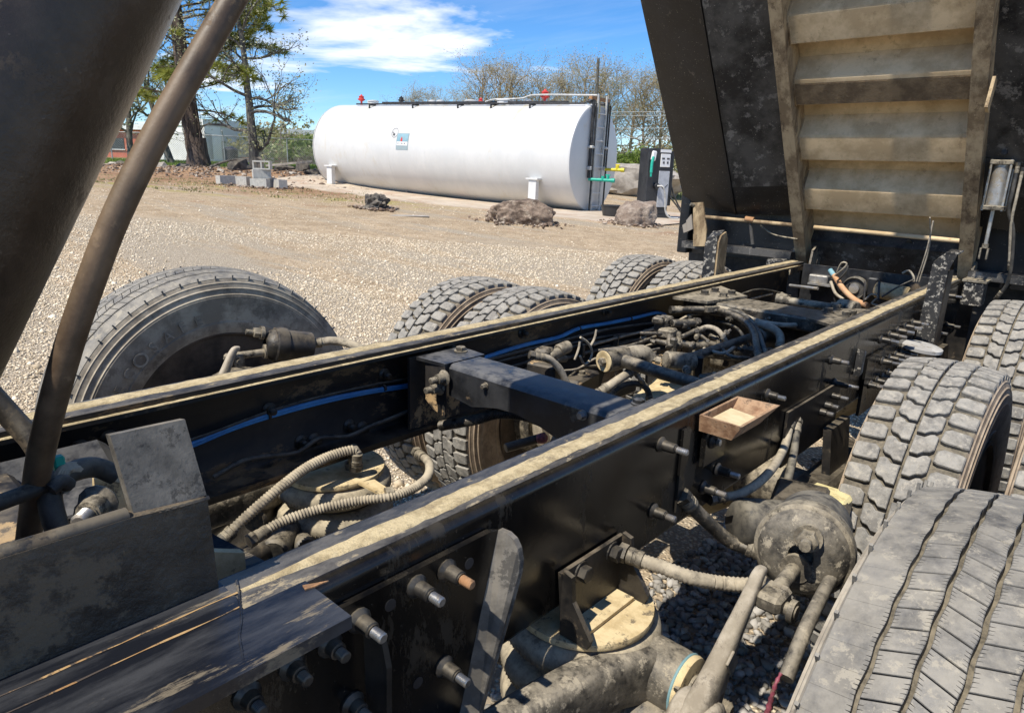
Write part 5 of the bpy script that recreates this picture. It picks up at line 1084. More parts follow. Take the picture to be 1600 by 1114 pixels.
# drum face hint on left: canvas-dusty brake dust shield seen below the arched member
b = MB(); b.lathe([(0, .06), (.0, .16), (.03, .175), (.06, .17), (.07, .14), (.09, .135), (.10, .10), (.14, .09)], (-.60, D1Y-.02, DZ), (1,0,0), 32); b.build('dust_shield', 'cast_tan', truck, 40)
b = MB(); b.cyl(at(790, 700, X=-.42), at(852, 682, X=-.36), .016, 12); b.build('push_rod', 'black_dirty', truck, 40)
b = MB(); b.lathe([(0, .006), (.004, .016), (.02, .019), (.034, .015), (.04, .006)], at(838, 686, X=-.36), (.6, .8, .1), 12); b.build('grease_blob', 'pink_grease', truck, 60)
b = MB(); b.cyl(at(860, 700, X=-.34), at(872, 676, X=-.34), .012, 10); b.build('slack_arm', 'cast_tan', truck, 40)
def brake_chamber(s, m='dusty_black'):
    t = part_empty('brake_chamber', truck); kq = 1 if s > 0 else .74; c = V3((.764, .985, .945)) if s > 0 else V3((-.80, .99, .955)); d = V3((s*.22, -1, .18)).normalized(); R1 = .069*kq
    b = MB(); b.lathe([(-.155*kq, .04*kq), (-.15*kq, .060*kq), (-.07*kq, .064*kq), (-.035, .064*kq)], c, d, 40); b.build('rear_can', 'hose_black' if s > 0 else 'black_dirty', t, 40)
    b = MB(); b.lathe([(-.036, R1-.004), (-.034, R1+.002), (-.018, R1+.004), (-.002, R1+.002), (.002, R1-.003)], c, d, 44); b.build('clamp_band', 'dusty_steel' if s > 0 else 'black_dirty', t, 40)
    b = MB(); b.lathe([(.002, R1-.004), (.012, R1-.008), (.022, R1-.018), (.026, .036*kq), (.027, .018), (.010, .016), (.010, .001)], c, d, 44); b.build('front_can', 'cast_arm' if s > 0 else 'black_dirty', t, 40)
    u = V3((s*.2, 0, 1)).normalized()
    b = MB(); b.lathe([(.024, .020), (.034, .020)], c+u*.035, d, 16); b.lathe([(.034, .015), (.052, .015), (.054, .012)], c+u*.035, d, 6); b.lathe([(.054, .008), (.075, .008)], c+u*.035, d, 10); b.build('stud_nut', 'dusty_steel', t, 40)
    b = MB(); b.cyl(c+d*.012-u*.02, c+d*.12-u*.035+V3((-s*.012,0,0)), .011, 12); b.cyl(c+d*.026-u*.02, c+d*.034-u*.021, .022, 14); b.build('push_rod', 'dusty_steel', t, 40)
    e = c+d*.125-u*.04+V3((-s*.012,0,0))
    b = MB(); b.box(e, (.036, .05, .026), None, .006); b.build('clevis', 'dusty_steel', t)
    b = MB(); b.cyl(e+V3((-.034,0,-.008)), e+V3((.034,0,-.008)), .0095, 12); b.cyl(e+V3((-.034,0,-.008)), e+V3((-.026,0,-.008)), .017, 6); b.cyl(e+V3((.024,0,-.008)), e+V3((.032,0,-.008)), .016, 14); b.build('clevis_pin', 'dusty_steel', t, 40)
    return e
eR = brake_chamber(1); eL = brake_chamber(-1)
# slack adjusters, cast arms
def loft(b, P, wh, seg=18, pw=.62, lat=(1,0,0)):
    """rounded bar through P; half width along lat and half height across it at each control point"""
    Q = crom([V3(q) for q in P], .012); n = len(Q); vs = []; lat = V3(lat); m = len(wh)
    for i, q in enumerate(Q):
        f = i/(n-1)*(m-1); k = min(m-2, int(f)); t = f-k; w = wh[k][0]*(1-t)+wh[k+1][0]*t; h = wh[k][1]*(1-t)+wh[k+1][1]*t
        tt = (Q[min(i+1, n-1)]-Q[max(i-1, 0)]).normalized(); up = tt.cross(lat).normalized()
        for j in range(seg):
            a = 2*math.pi*j/seg; c_, s_ = math.cos(a), math.sin(a); vs.append(q+lat*w*math.copysign(abs(c_)**pw, c_)+up*h*math.copysign(abs(s_)**pw, s_))
    b.add(vs, [(i*seg+j, i*seg+(j+1)%seg, (i+1)*seg+(j+1)%seg, (i+1)*seg+j) for i in range(n-1) for j in range(seg)]+[tuple(range(seg))[::-1], tuple(range((n-1)*seg, n*seg))])
def slack(e, s):
    P = [e+V3((-s*.022, .006, .03)), e+V3((-s*.022, -.008, .028)), e+V3((-s*.024, -.026, .0)), e+V3((-s*.03, -.055, -.05)), e+V3((-s*.035, -.085, -.105)), e+V3((-s*.04, -.115, -.16))]
    b = MB(); loft(b, P, [(.007, .007), (.009, .010), (.011, .012), (.014, .017), (.017, .031), (.020, .044)]); b.cyl(P[5]+V3((-.030,0,0)), P[5]+V3((.030,0,0)), .040, 24, bev=.006); return b.build('slack_adjuster', 'cast_tan', truck, 50)
slack(eR, 1); slack(eL, -1)
b = MB(); b.box(eR+V3((-.017, -.072, -.075)), (.004, .022, .034), Matrix.Rotation(.6, 3, 'X'), .001); b.build('cast_mark', 'cast_tan', truck)
b = MB(); q0 = at(1300, 900, X=.81); q1 = at(1255, 990, X=.825); b.tube([q0, q0.lerp(q1, .5)+V3((0,0,.003)), q1, at(1228, 1060, X=.83)], .0095, 10); b.build('cam_bracket_arm', 'cast_arm', truck, 50)
b = MB(); b.tube([at(1220, 1052, X=.835), at(1212, 1068, X=.835), at(1206, 1088, X=.833), at(1196, 1125, X=.832)], (.0025, .0048), 9, rib=.0014, ribpitch=.009); b.build('grease_smear', 'pink_grease', truck, 70)
b = MB(); b.cyl((.86, .92, .625), (.90, .92, .625), .2, 32); b.build('brake_drum', 'dusty_steel', truck, 40); b = MB(); b.cyl((-.93, .92, PZ), (-.88, .92, PZ), .2, 32); b.build('brake_drum', 'dusty_black', truck, 40)
# trailing arms with eye and bolt
def trailing_arm(s):
    t = part_empty('trailing_arm', truck); X = s*.555; eye = V3((X, .955, .632))
    P = [V3((s*.46, .28, .665)), V3((s*.47, .45, .668)), V3((s*.48, .60, .666)), V3((s*.495, .72, .660)), V3((s*.52, .85, .648)), eye]
    b = MB(); loft(b, P, [(.028, .034), (.028, .036), (.030, .038), (.034, .042), (.038, .048), (.042, .054)]); b.build('arm_beam', 'cast_arm', t, 50)
    b = MB(); b.lathe([(-.064, .048), (-.061, .055), (-.045, .057), (.045, .057), (.058, .055), (.06, .050)], eye, (1,0,0), 36); b.build('eye', 'cast_arm', t, 40)
    b = MB(); b.lathe([(.061, .054), (.067, .056), (.074, .054), (.076, .042)] if s > 0 else [(-.061, .054), (-.067, .056), (-.074, .054), (-.076, .042)], eye, (1,0,0), 36); b.build('bush_ring', 'plate_dust', t, 40)
    b = MB(); o = s*.076; sg = s; b.lathe([(o, .028), (o+sg*.005, .028)], eye, (1,0,0), 20); b.lathe([(o+sg*.005, .020), (o+sg*.026, .020), (o+sg*.030, .017)], eye, (1,0,0), 6)
    pr = [];
    for k in range(7): pr += [(o+sg*(.034+k*.005), .0125), (o+sg*(.0365+k*.005), .0145)]
    b.lathe(pr+[(o+sg*.072, .009)], eye, (1,0,0), 14); b.build('eye_bolt', 'dusty_steel', t, 35)
    b = MB(); b.prism([eye+V3((s*.066, -.05, .03)), eye+V3((s*.066, .02, .05)), eye+V3((s*.066, .09, -.02)), eye+V3((s*.066, .12, -.2)), eye+V3((s*.066, -.06, -.2))], (s*.0,0,0), (s*.008,0,0)); b.build('axle_seat', 'dusty_black', t)
trailing_arm(1); trailing_arm(-1)
b = MB(); c_ = V3((.555, .955, .632)); b.lathe([(.0575, .0555), (.0600, .0572), (.0620, .0555)], c_, (1,0,0), 40); b.build('bush_liner', 'teal_tube', truck, 60)
# hoses between the right rail and its lift wheel
line('air_hose', [at(985, 868, X=.47), at(1010, 878, X=.50), at(1035, 886, X=.53), at(1080, 902, X=.58), at(1130, 911, X=.62), at(1190, 913, X=.68), at(1240, 900, X=.74)], .0135, 'hose_dust', 14, rib=.0020, ribpitch=.008)
line('air_hose', [at(1070, 780, X=.44), at(1100, 810, X=.46), at(1140, 845, X=.50), at(1185, 862, X=.56)], .016, 'dusty_black', 12, rib=.0012, ribpitch=.007)
line('air_hose', [at(1235, 660, X=.43), at(1225, 700, X=.45), at(1200, 740, X=.48), at(1160, 770, X=.47), at(1120, 778, X=.44)], .011, 'hose_dust', 10)
line('air_hose', [at(1245, 665, X=.44), at(1240, 710, X=.47), at(1230, 755, X=.50), at(1225, 790, X=.52)], .011, 'hose_black', 10)
b = MB(); p0, p1 = at(1150, 815, X=.50), at(1235, 820, X=.58); b.cyl(p0, p1, .055, 24, bev=.012); b.build('drive_brake_can', 'hose_black', truck, 50)
b = MB(); b.cyl(p1, p1+(p1-p0).normalized()*.05, .062, 24, bev=.006); b.build('drive_brake_can', 'black_dirty', truck, 50)
b = MB(); b.box(at(1295, 780, X=.60), (.10, .08, .04), None, .008); b.build('wood_wedge', 'yellow_wood', truck)
b = MB(); b.box(at(1275, 800, X=.60), (.14, .18, .035), rotz(.2), .01); b.box(at(1250, 770, X=.58)-V3((0,0,.03)), (.12, .22, .03), rotz(.25), .008); b.build('axle_pad', 'black_dirty', truck)
# ---------------------------------------------------------------- inside the frame, drive section
b = MB(); c_ = at(955, 562, Z=.925); dY = V3((.18, 1, .02)).normalized()
rod = part_empty('torque_rod', truck)
b.lathe([(-.030, .031), (-.027, .035), (.03, .036), (.060, .036), (.065, .031)], c_, dY, 32); b.build('bush_housing', 'dusty_black', rod, 40)
b = MB(); b.lathe([(-.031, .033), (-.034, .032), (-.035, .022), (-.033, .019), (-.033, .012)], c_, dY, 32); b.build('bush_face', 'plate_dust', rod, 40); b = MB(); b.lathe([(-.033, .013), (-.046, .013), (-.048, .011)], c_, dY, 6); b.build('bush_bolt', 'dusty_steel', rod)
b = MB(); b.tube([c_+dY*.02, at(1000, 572, Z=.92), at(1040, 585, Z=.915), at(1100, 603, Z=.905), at(1180, 630, Z=.89)], (.021, .016), 16); b.build('rod_tube', 'dusty_black', rod, 60)
b = MB(); b.tube([c_+dY*.05, c_+dY*.10+V3((.03,0,.012)), c_+dY*.12+V3((.045,0,-.008))], (.030, .022), 14); b.build('rod_knuckle', 'dusty_steel', rod, 60)
rod2 = part_empty('torque_rod', truck); a0, a1 = at(1035, 568, Z=.89), at(1095, 572, Z=.90)
b = MB(); b.cyl(at(1040, 562, Z=.90), at(1084, 566, Z=.885), .029, 24, bev=.005); b.build('bush_housing', 'dusty_steel', rod2, 40)
b = MB(); b.cyl(at(1075, 560, Z=.90), at(1180, 525, Z=.92), .0155, 16); b.build('rod_tube', 'dusty_black', rod2, 50)
b = MB(); q = at(1066, 574, Z=.89); b.lathe([(0, .014), (.02, .014), (.022, .009), (.034, .009)], at(1072, 577, Z=.885), (.6, -.75, .1), 8); b.lathe([(0, .013), (.015, .013), (.017, .008), (.026, .008)], at(1032, 564, Z=.89), (-.8, -.4, .1), 8); b.build('bush_bolt', 'dusty_steel', rod2, 40)
b = MB(); b.box(at(1092, 572, Z=.87), (.028, .04, .075), rotz(.3), .006); b.build('rod_bracket', 'black_dirty', rod2)
b = MB(); b.cyl(at(1182, 528, Z=.90), at(1214, 527, Z=.88), .036, 22, bev=.006); b.build('bush_housing', 'dusty_black', rod2, 40)
# valve cluster and air fittings
vc = part_empty('valve_cluster', truck)
def vb(px, py, z, d, m='dusty_black', rz=.2): b = MB(); b.box(at(px, py, Z=z), tuple(q*.82 for q in d), rotz(rz), .006); b.build('valve_body', m, vc)
def vcy(p0, p1, z0, z1, r, m='dusty_black'): b = MB(); b.cyl(at(*p0, Z=z0), at(*p1, Z=z1), r*.78, 12, bev=.002); q_ = at(*p1, Z=z1); d_ = (q_-at(*p0, Z=z0)).normalized(); b.cyl(q_-d_*.012, q_-d_*.002, r*1.02, 6); b.build('fitting', m, vc, 40)
vb(1037, 508, .945, (.06, .10, .075)); vb(1030, 500, .97, (.05, .06, .03)); vb(1043, 520, .93, (.07, .07, .04), 'dusty_steel'); vb(1052, 540, .90, (.03, .03, .07))
vcy((1050, 505), (1088, 504), .96, .955, .018); vcy((1066, 509), (1092, 502), .95, .95, .014); vcy((1047, 522), (1047, 545), .93, .89, .016); vcy((1060, 520), (1060, 543), .93, .89, .015); vcy((1024, 533), (1046, 537), .90, .90, .013)
vcy((1000, 521), (1036, 521), .93, .93, .008); vcy((1062, 536), (1085, 541), .90, .90, .016); vcy((1082, 541), (1125, 538), .89, .89, .017); vcy((1066, 526), (1092, 514), .93, .94, .010, 'dusty_black'); vcy((1000, 528), (1024, 535), .91, .90, .009); vcy((1088, 519), (1108, 535), .93, .90, .009)
line('air_hose', [at(1092, 516, Z=.94), at(1105, 511, Z=.95), at(1120, 515, Z=.945), at(1130, 526, Z=.93), at(1134, 534, Z=.91)], .009, 'hose_dust', 10)
line('air_hose', [at(1110, 482, Z=.955), at(1140, 490, Z=.96), at(1165, 503, Z=.96), at(1178, 520, Z=.95), at(1182, 540, Z=.93), at(1186, 558, Z=.90)], .012, 'dusty_black', 12)
line('air_hose', [at(1115, 480, Z=.96), at(1150, 487, Z=.965), at(1172, 500, Z=.965), at(1185, 520, Z=.95), at(1192, 540, Z=.93), at(1197, 554, Z=.91)], .009, 'hose_black', 10)
line('air_hose', [at(1092, 486, Z=.95), at(1125, 481, Z=.965), at(1155, 490, Z=.96), at(1185, 502, Z=.955), at(1225, 508, Z=.95), at(1262, 507, Z=.945)], .009, 'hose_dust', 10)
line('air_hose', [at(1055, 484, Z=.96), at(1085, 483, Z=.96), at(1110, 484, Z=.96)], .012, 'dusty_black', 10)
line('air_hose', [at(1170, 506, Z=.94), at(1200, 510, Z=.945), at(1218, 523, Z=.92), at(1219, 545, Z=.88)], .015, 'hose_dust', 12)
b = MB(); b.box(at(1113, 483, Z=.965), (.015, .06, .02), rotz(-.4)); b.build('cable_tie', 'dusty_steel', truck)
line('zip_wire', [at(898, 562, X=-.2), at(904, 545, X=-.2), at(906, 534, X=-.2)], .004, 'hose_dust', 6)
line('zip_wire', [at(907, 527, X=-.2), at(918, 535, X=-.2), at(925, 548, X=-.2), at(922, 562, X=-.2), at(913, 569, X=-.2), at(906, 556, X=-.2)], .004, 'hose_dust', 6)
line('zip_wire', [at(923, 540, X=-.2), at(929, 528, X=-.2), at(932, 515, X=-.2)], .004, 'hose_dust', 6)
vv = part_empty('leveling_valve', truck)
b = MB(); b.box(at(850, 553, X=-.27), (.05, .055, .04), rotz(.2), .008); b.build('valve_body', 'dusty_black', vv)
for p0, p1, r in (((858, 558), (878, 548), .016), ((872, 548), (888, 541), .02), ((866, 562), (884, 560), .012)): b = MB(); b.cyl(at(*p0, X=-.25), at(*p1, X=-.25), r, 12, bev=.003); b.build('fitting', 'dusty_steel', vv, 40)
b = MB(); b.box(at(850, 572, X=-.24)-V3((0,0,.02)), (.10, .05, .06), rotz(.2), .006); b.build('bracket', 'black_clay', vv)
line('air_hose', [at(838, 556, X=-.2), at(858, 560, X=-.18), at(872, 575, X=-.17), at(884, 595, X=-.16), at(892, 612, X=-.15)], .010, 'hose_dust', 10); line('air_hose', [at(850, 560, X=-.2), at(868, 567, X=-.18), at(880, 583, X=-.17), at(888, 605, X=-.16)], .008, 'hose_dust', 10)
line('brake_hose', [at(940, 612, Z=.84), at(965, 594, Z=.87), at(990, 578, Z=.89)], .0135, 'hose_dust', 12); line('brake_hose', [at(950, 618, Z=.82), at(975, 602, Z=.84), at(1000, 600, Z=.84), at(1012, 610, Z=.82), at(1016, 630, Z=.78)], .010, 'hose_black', 12)
line('brake_hose', [at(990, 580, Z=.88), at(1000, 592, Z=.86), at(1006, 600, Z=.84)], .007, 'hose_dust', 8)
b = MB(); b.box((.05, 1.92, .75), (.34, .34, .05), Matrix.Rotation(.25, 3, 'X'), .02); b.build('axle_cover', 'plate_dust', truck)
b = MB(); b.prism([(.1, 2.15, .84), (.25, 2.1, .80), (.28, 2.3, .78), (.12, 2.38, .82)], (0,0,-.04), (0,0,0)); b.build('axle_cover', 'plate_dust', truck)
# rear box cross member with bolted plates
x2 = part_empty('cross_member', truck)
b = MB(); b.box((0, 2.68, .955), (.66, .20, .055), None, .008); b.box((0, 2.68, .85), (.64, .05, .18)); b.build('box_beam', 'dusty_black', x2)
b = MB(); b.prism([(-.335, 2.50, 0), (-.19, 2.52, 0), (-.14, 2.78, 0), (-.335, 2.93, 0)], (0,0,.984), (0,0,.994)); b.build('end_plate', 'dusty_steel', x2)
b = MB(); b.prism([(.335, 2.46, 0), (.20, 2.52, 0), (.18, 2.76, 0), (.335, 2.93, 0)], (0,0,.984), (0,0,.994)); b.build('end_plate', 'dusty_black', x2)
for px, py in ((1101, 460), (1117, 456), (1130, 464), (1143, 460), (1294, 488), (1307, 483), (1322, 494), (1331, 492)): hexbolt(x2, at(px, py, Z=.994), (0,0,1), .016, .014, 'dusty_black')
b = MB(); b.cyl(at(1218, 468, Z=.985), at(1300, 480, Z=.985), .016, 12); b.cyl(at(1212, 467, Z=.985), at(1230, 469, Z=.985), .024, 12, bev=.003); b.build('air_cylinder_rod', 'dusty_steel', truck, 40)
b = MB(); b.cyl(at(1298, 480, Z=.98), at(1312, 482, Z=.98), .022, 12); b.cyl(at(1312, 478, Z=.98), at(1338, 484, Z=.98), .032, 16, bev=.004); b.build('air_cylinder_rod', 'dusty_steel', truck, 40)
b = MB(); b.prism([at(1219, 457, Y=2.9), at(1235, 467, Y=2.9), at(1216, 467, Y=2.9)], (0,0,0), (0,.02,0)); b.build('rod_ear', 'dusty_steel', truck)
# rear plate and lights harness
x3 = part_empty('rear_cross_member', truck)
b = MB(); b.box((0, 3.91, .915), (.65, .012, .205)); b.build('rear_plate', 'satin_black', x3)
b = MB(); b.box(at(1280, 436, Y=3.88), (.10, .05, .045), None, .006); b.box(at(1283, 444, Y=3.86), (.12, .07, .01)); b.build('junction_box', 'zinc', x3)
b = MB(); c_ = at(1337, 450, Y=3.87); b.lathe([(0, .045), (.0, .062), (.03, .062), (.035, .056), (.02, .05), (.02, .001)], c_, (0,-1,0), 28); b.build('light_ring', 'hose_black', x3, 40); b = MB(); b.lathe([(.02, .028), (.035, .025), (.036, .001)], c_, (0,-1,0), 20); b.build('light_lens', 'zinc', x3, 40)
b = MB(); b.box(at(1363, 448, Y=3.87), (.05, .03, .09), None, .006); b.build('bracket', 'satin_black', x3)
b = MB(); b.cyl(at(1368, 452, Y=3.85), at(1420, 462, Y=3.84), .042, 20, bev=.008); b.build('muffled_tank', 'plate_dust', x3, 40)
line('orange_conduit', [at(1303, 430, Y=3.84), at(1318, 452, Y=3.80), at(1335, 468, Y=3.76), at(1356, 478, Y=3.72)], .014, 'orange_tube', 12); line('blue_conduit', [at(1297, 422, Y=3.86), at(1304, 432, Y=3.84)], .013, 'teal_tube', 10, smooth=False)
line('harness_wire', [at(1303, 432, Y=3.83), at(1318, 420, Y=3.8), at(1323, 412, Y=3.8), at(1315, 411, Y=3.8), at(1308, 425, Y=3.82)], .005, 'hose_dust', 6); line('harness_wire', [at(1308, 440, Y=3.8), at(1322, 425, Y=3.78), at(1325, 415, Y=3.78)], .005, 'hose_black', 6)
line('harness_wire', [at(1298, 440, Y=3.83), at(1305, 458, Y=3.8), at(1318, 468, Y=3.78)], .008, 'hose_dust', 8)
line('harness_wire', [at(1410, 427, Y=3.8), at(1420, 423, Y=3.8), at(1427, 432, Y=3.8), at(1428, 440, Y=3.8)], .006, 'hose_dust', 6); line('harness_wire', [at(1378, 464, Y=3.7), at(1400, 450, Y=3.7), at(1428, 437, Y=3.7)], .005, 'hose_black', 6)
line('harness_wire', [at(1352, 468, Y=3.7), at(1362, 460, Y=3.7), at(1372, 464, Y=3.7), at(1362, 474, Y=3.7), at(1375, 478, Y=3.7)], .005, 'hose_dust', 6); line('harness_rod', [at(1234, 446, Y=3.6), at(1278, 451, Y=3.55)], .008, 'zinc', 8, smooth=False)
for px in (1350, 1372): b = MB(); b.cyl(at(px, 470, Y=3.72), at(px+2, 440, Y=3.75), .006, 8); b.build('bracket_stud', 'black_dirty', x3)
line('harness_wire', [at(1090, 480, X=-.3), at(1150, 462, X=-.3), at(1190, 452, X=-.3), at(1235, 462, X=-.25)], .004, 'hose_black', 6)
# ---------------------------------------------------------------- bed guide posts
def post(s, y, x, z0, z1, wd, nm='guide_post'):
    b = MB(); X = s*x; w = wd; b.prism([(X, y, z0), (X, y+w, z0), (X, y+w, z1-.03), (X, y+w*.35, z1+.02), (X, y-.01, z1-.01), (X, y, z1-.06)], (-.006,0,0), (.006,0,0)); b.build('post_web', 'speckled_black', p_)
    b = MB(); b.prism([(X+s*.004, y, z0), (X+s*.05, y, z0), (X+s*.05, y, z1-.05), (X+s*.004, y-.002, z1-.03)], (0,-.006,0), (0,.002,0)); b.build('post_flange', 'speckled_black', p_)
p_ = part_empty('guide_post', truck); 
b = MB(); b.prism([(-.455, 3.10, .86), (-.455, 3.19, .86), (-.455, 3.19, 1.18), (-.455, 3.165, 1.215), (-.455, 3.12, 1.20), (-.455, 3.10, 1.17)], (0,0,0), (.008,0,0)); b.build('post_web', 'beam_tan', p_)
b = MB(); b.prism([(-.455, 3.10, .86), (-.515, 3.10, .86), (-.515, 3.10, 1.16), (-.49, 3.10, 1.19), (-.455, 3.10, 1.20)], (0,-.008,0), (0,0,0)); b.build('post_flange', 'speckled_black', p_)
b = MB(); b.prism([(-.455, 3.12, 1.20), (-.455, 3.165, 1.215), (-.515, 3.165, 1.205), (-.515, 3.10, 1.17)], (0,0,0), (0,.0,.008)); b.build('post_cap', 'speckled_black', p_)
p_ = part_empty('guide_post', truck)
b = MB(); b.prism([(.445, 3.08, .86), (.51, 3.08, .86), (.51, 3.08, 1.15), (.53, 3.08, 1.215), (.495, 3.08, 1.215), (.455, 3.08, 1.17)], (0,-.006,0), (0,.002,0)); b.build('post_web', 'speckled_black', p_)
b = MB(); b.prism([(.51, 3.082, .86), (.51, 3.16, .86), (.51, 3.16, 1.15), (.51, 3.082, 1.15)], (-.003,0,0), (.005,0,0)); b.build('post_flange', 'black_dirty', p_)
b = MB(); b.prism([(.455, 3.082, 1.172), (.495, 3.082, 1.217), (.495, 3.16, 1.225), (.455, 3.16, 1.185)], (0,0,0), (0,0,.007)); b.prism([(.495, 3.076, 1.217), (.535, 3.076, 1.217), (.535, 3.16, 1.222), (.495, 3.16, 1.222)], (0,0,0), (0,0,.006)); b.build('post_cap', 'speckled_black', p_)
line('tie_wire', [at(1432, 440, X=.40), at(1448, 390, X=.42), at(1458, 345, X=.42)], .003, 'hose_dust', 5); line('tie_wire', [at(1436, 440, X=.40), at(1452, 385, X=.42), at(1453, 340, X=.42)], .003, 'hose_dust', 5)
b = MB(); b.lathe([(0, .072), (.012, .072), (.016, .062), (.017, .001)], (.50, 2.92, .868), (.1, 0, 1), 32); b.build('spring_cap', 'white_cap', truck, 40)
b = MB(); b.box((.485, 3.93, .965), (.085, .10, .115), None, .006); b.build('hinge_box', 'speckled_black', truck); b = MB(); b.box((.485, 3.93, 1.028), (.10, .11, .010)); b.build('hinge_box_lid', 'dusty_steel', truck)
b = MB(); b.box((-.485, 3.93, .965), (.085, .10, .115), None, .006); b.build('hinge_box', 'speckled_black', truck)
# left brake hose
line('air_hose', [V3((-.76, 1.10, .95)), V3((-.72, 1.16, .955)), V3((-.62, 1.2, .93)), V3((-.5, 1.2, .86))], .013, 'hose_dust', 10)

# unseen air and fuel tanks, added to shade the ground under the chassis
b = MB(); b.lathe([(0, .05), (.015, .09), (.04, .108), (.66, .108), (.685, .09), (.70, .05)], (.205, .85, .70), (0,1,0), 28); b.build('shading_tank', 'black_dirty', truck, 40)
b = MB(); b.lathe([(0, .10), (.01, .26), (.04, .30), (1.3, .30), (1.33, .26), (1.34, .10)], (.80, -1.45, .62), (0,1,0), 36); b.build('fuel_tank', 'zinc', truck, 40)

for sx in (-1, 1):
    b = MB(); P_ = []
    for i in range(9):
        x = sx*(.45+.75*i/8)
        for z in (.98, .7, .4, .16): P_.append((x, 4.22+.012*math.sin(i*1.9)+(.98-z)*.05, z))
    b.add(P_, [(i*4+j, i*4+j+1, (i+1)*4+j+1, (i+1)*4+j) for i in range(8) for j in range(3)]); b.add([(x, y+.012, z) for x, y, z in P_], [(i*4+j, (i+1)*4+j, (i+1)*4+j+1, i*4+j+1) for i in range(8) for j in range(3)]); b.build('mud_flap', 'hose_black', truck, 60)

# thin lines, clips and small fittings packed between the rails
rg = random.Random(21)
for k, (x, z, y0_, y1_, r, m) in enumerate(((-.385, .865, 1.35, 3.4, .006, 'hose_black'), (-.375, .845, 1.4, 3.3, .005, 'dusty_black'), (-.39, .83, 1.35, 2.6, .007, 'hose_black'), (-.36, .875, 2.0, 3.6, .005, 'hose_dust'), (-.37, .81, .6, 1.15, .006, 'hose_black'), (-.33, .80, 1.5, 2.3, .006, 'dusty_black'), (-.30, .83, 1.6, 2.5, .004, 'hose_dust'))):
    n_ = 9; line('air_line', [V3((x+rg.uniform(-.012, .012), y0_+(y1_-y0_)*i/(n_-1), z+rg.uniform(-.014, .012))) for i in range(n_)], r, m, 7, step=.04)
for k in range(9):
    p = V3((-.385+rg.uniform(0, .03), 1.5+k*.22, .85+rg.uniform(-.01, .01))); b = MB(); b.box(p, (.022, .012, .05), rotz(rg.uniform(-.2, .2)), .002); b.build('line_clip', 'dusty_black', truck)
for k, (p0, p1, p2, r, m) in enumerate((((1040, 520), (985, 540), (935, 548), .006, 'dusty_black'), ((1030, 545), (990, 552), (960, 545), .005, 'hose_black'), ((1100, 545), (1130, 552), (1150, 540), .006, 'hose_dust'), ((1115, 500), (1150, 512), (1170, 540), .006, 'hose_black'), ((1062, 500), (1080, 492), (1110, 492), .005, 'hose_dust'), ((1125, 540), (1140, 556), (1170, 560), .007, 'dusty_black'))):
    line('air_line', [at(*p0, Z=.90), at(*p1, Z=.915), at(*p2, Z=.90)], r, m, 7)
for k, (px, py, z) in enumerate(((1010, 548, .88), (1025, 552, .87), (1108, 524, .91), (1125, 528, .91), (1140, 545, .88), (1160, 548, .88), (1195, 505, .93), (1150, 500, .94), (1088, 528, .92), (1075, 515, .93))):
    p = at(px, py, Z=z); d = V3((rg.uniform(-1,1), rg.uniform(-1,1), rg.uniform(-.2,.8))).normalized(); b = MB(); b.cyl(p, p+d*.03, .009, 10, bev=.002); b.cyl(p+d*.026, p+d*.036, .012, 6); b.cyl(p+d*.036, p+d*.05, .006, 8); b.build('fitting', 'dusty_black' if k % 2 else 'dusty_steel', truck, 40)
for k, (x, y, z, d) in enumerate(((.12, 2.0, .82, (.10, .06, .08)), (-.12, 2.12, .80, (.12, .10, .10)), (.22, 2.28, .83, (.08, .12, .06)), (-.22, 1.75, .80, (.06, .16, .08)), (.0, 2.42, .84, (.30, .05, .06)))):
    b = MB(); b.box((x, y, z), d, rotz(rg.uniform(-.4, .4)), .008); o = b.build('axle_bracket', ('dusty_black', 'black_clay')[k % 2], truck)
    hexbolt(o, (x, y, z+d[2]/2), (0, 0, 1), .011, .010, 'dusty_steel')

b = MB(); b.box((0, 4.32, .72), (1.3, .02, .52), None, .006); b.build('rear_bumper', 'black_dirty', truck)
# ---------------------------------------------------------------- raised bed
TH = math.radians(57.5); HG = V3((0, 4.10, 1.0)); LD = V3((0, -math.cos(TH), math.sin(TH))); ND = V3((0, math.sin(TH), math.cos(TH)))
def bp(x, l, n): return HG+V3((x,0,0))+LD*l+ND*n
LEN = 4.1
bed = part_empty('dump_bed', truck)
def slab(poly, x0, x1, m, nm, sm=False):
    """poly in (l, n), swept across x"""
    b = MB(); P = [bp(0, l, n) for l, n in poly]; b.prism(P, (x0,0,0), (x1,0,0)); return b.build(nm, m, bed, sm)
for s in (-1, 1):
    a, c = sorted((s*.380, s*.434)); slab([(-.06, 0), (LEN, 0), (LEN, .17), (-.02, .17), (-.06, .12)], a, c, 'beam_tan', 'long_beam')
    a, c = sorted((s*.376, s*.438)); slab([(.02, -.007), (LEN, -.007), (LEN, -.001), (.02, -.001)], a, c, 'beam_tan', 'wear_strip')
    b = MB(); b.cyl(bp(s*.33, -.03, .05), bp(s*.46, -.03, .05), .035, 16); b.build('hinge_pin', 'dusty_steel', bed, 40)
    for x in (s*.338, s*.442): b = MB(); b.prism([(x, 4.02, .93), (x, 4.16, .93), (x, 4.15, 1.05), (x, 4.10, 1.10), (x, 4.05, 1.08)], (-.006,0,0), (.006,0,0)); b.build('hinge_ear', 'dusty_steel', bed)
slab([(-.1, .142), (LEN, .142), (LEN, .157), (-.1, .157)], -.379, .379, 'bed_tan', 'floor_plate')
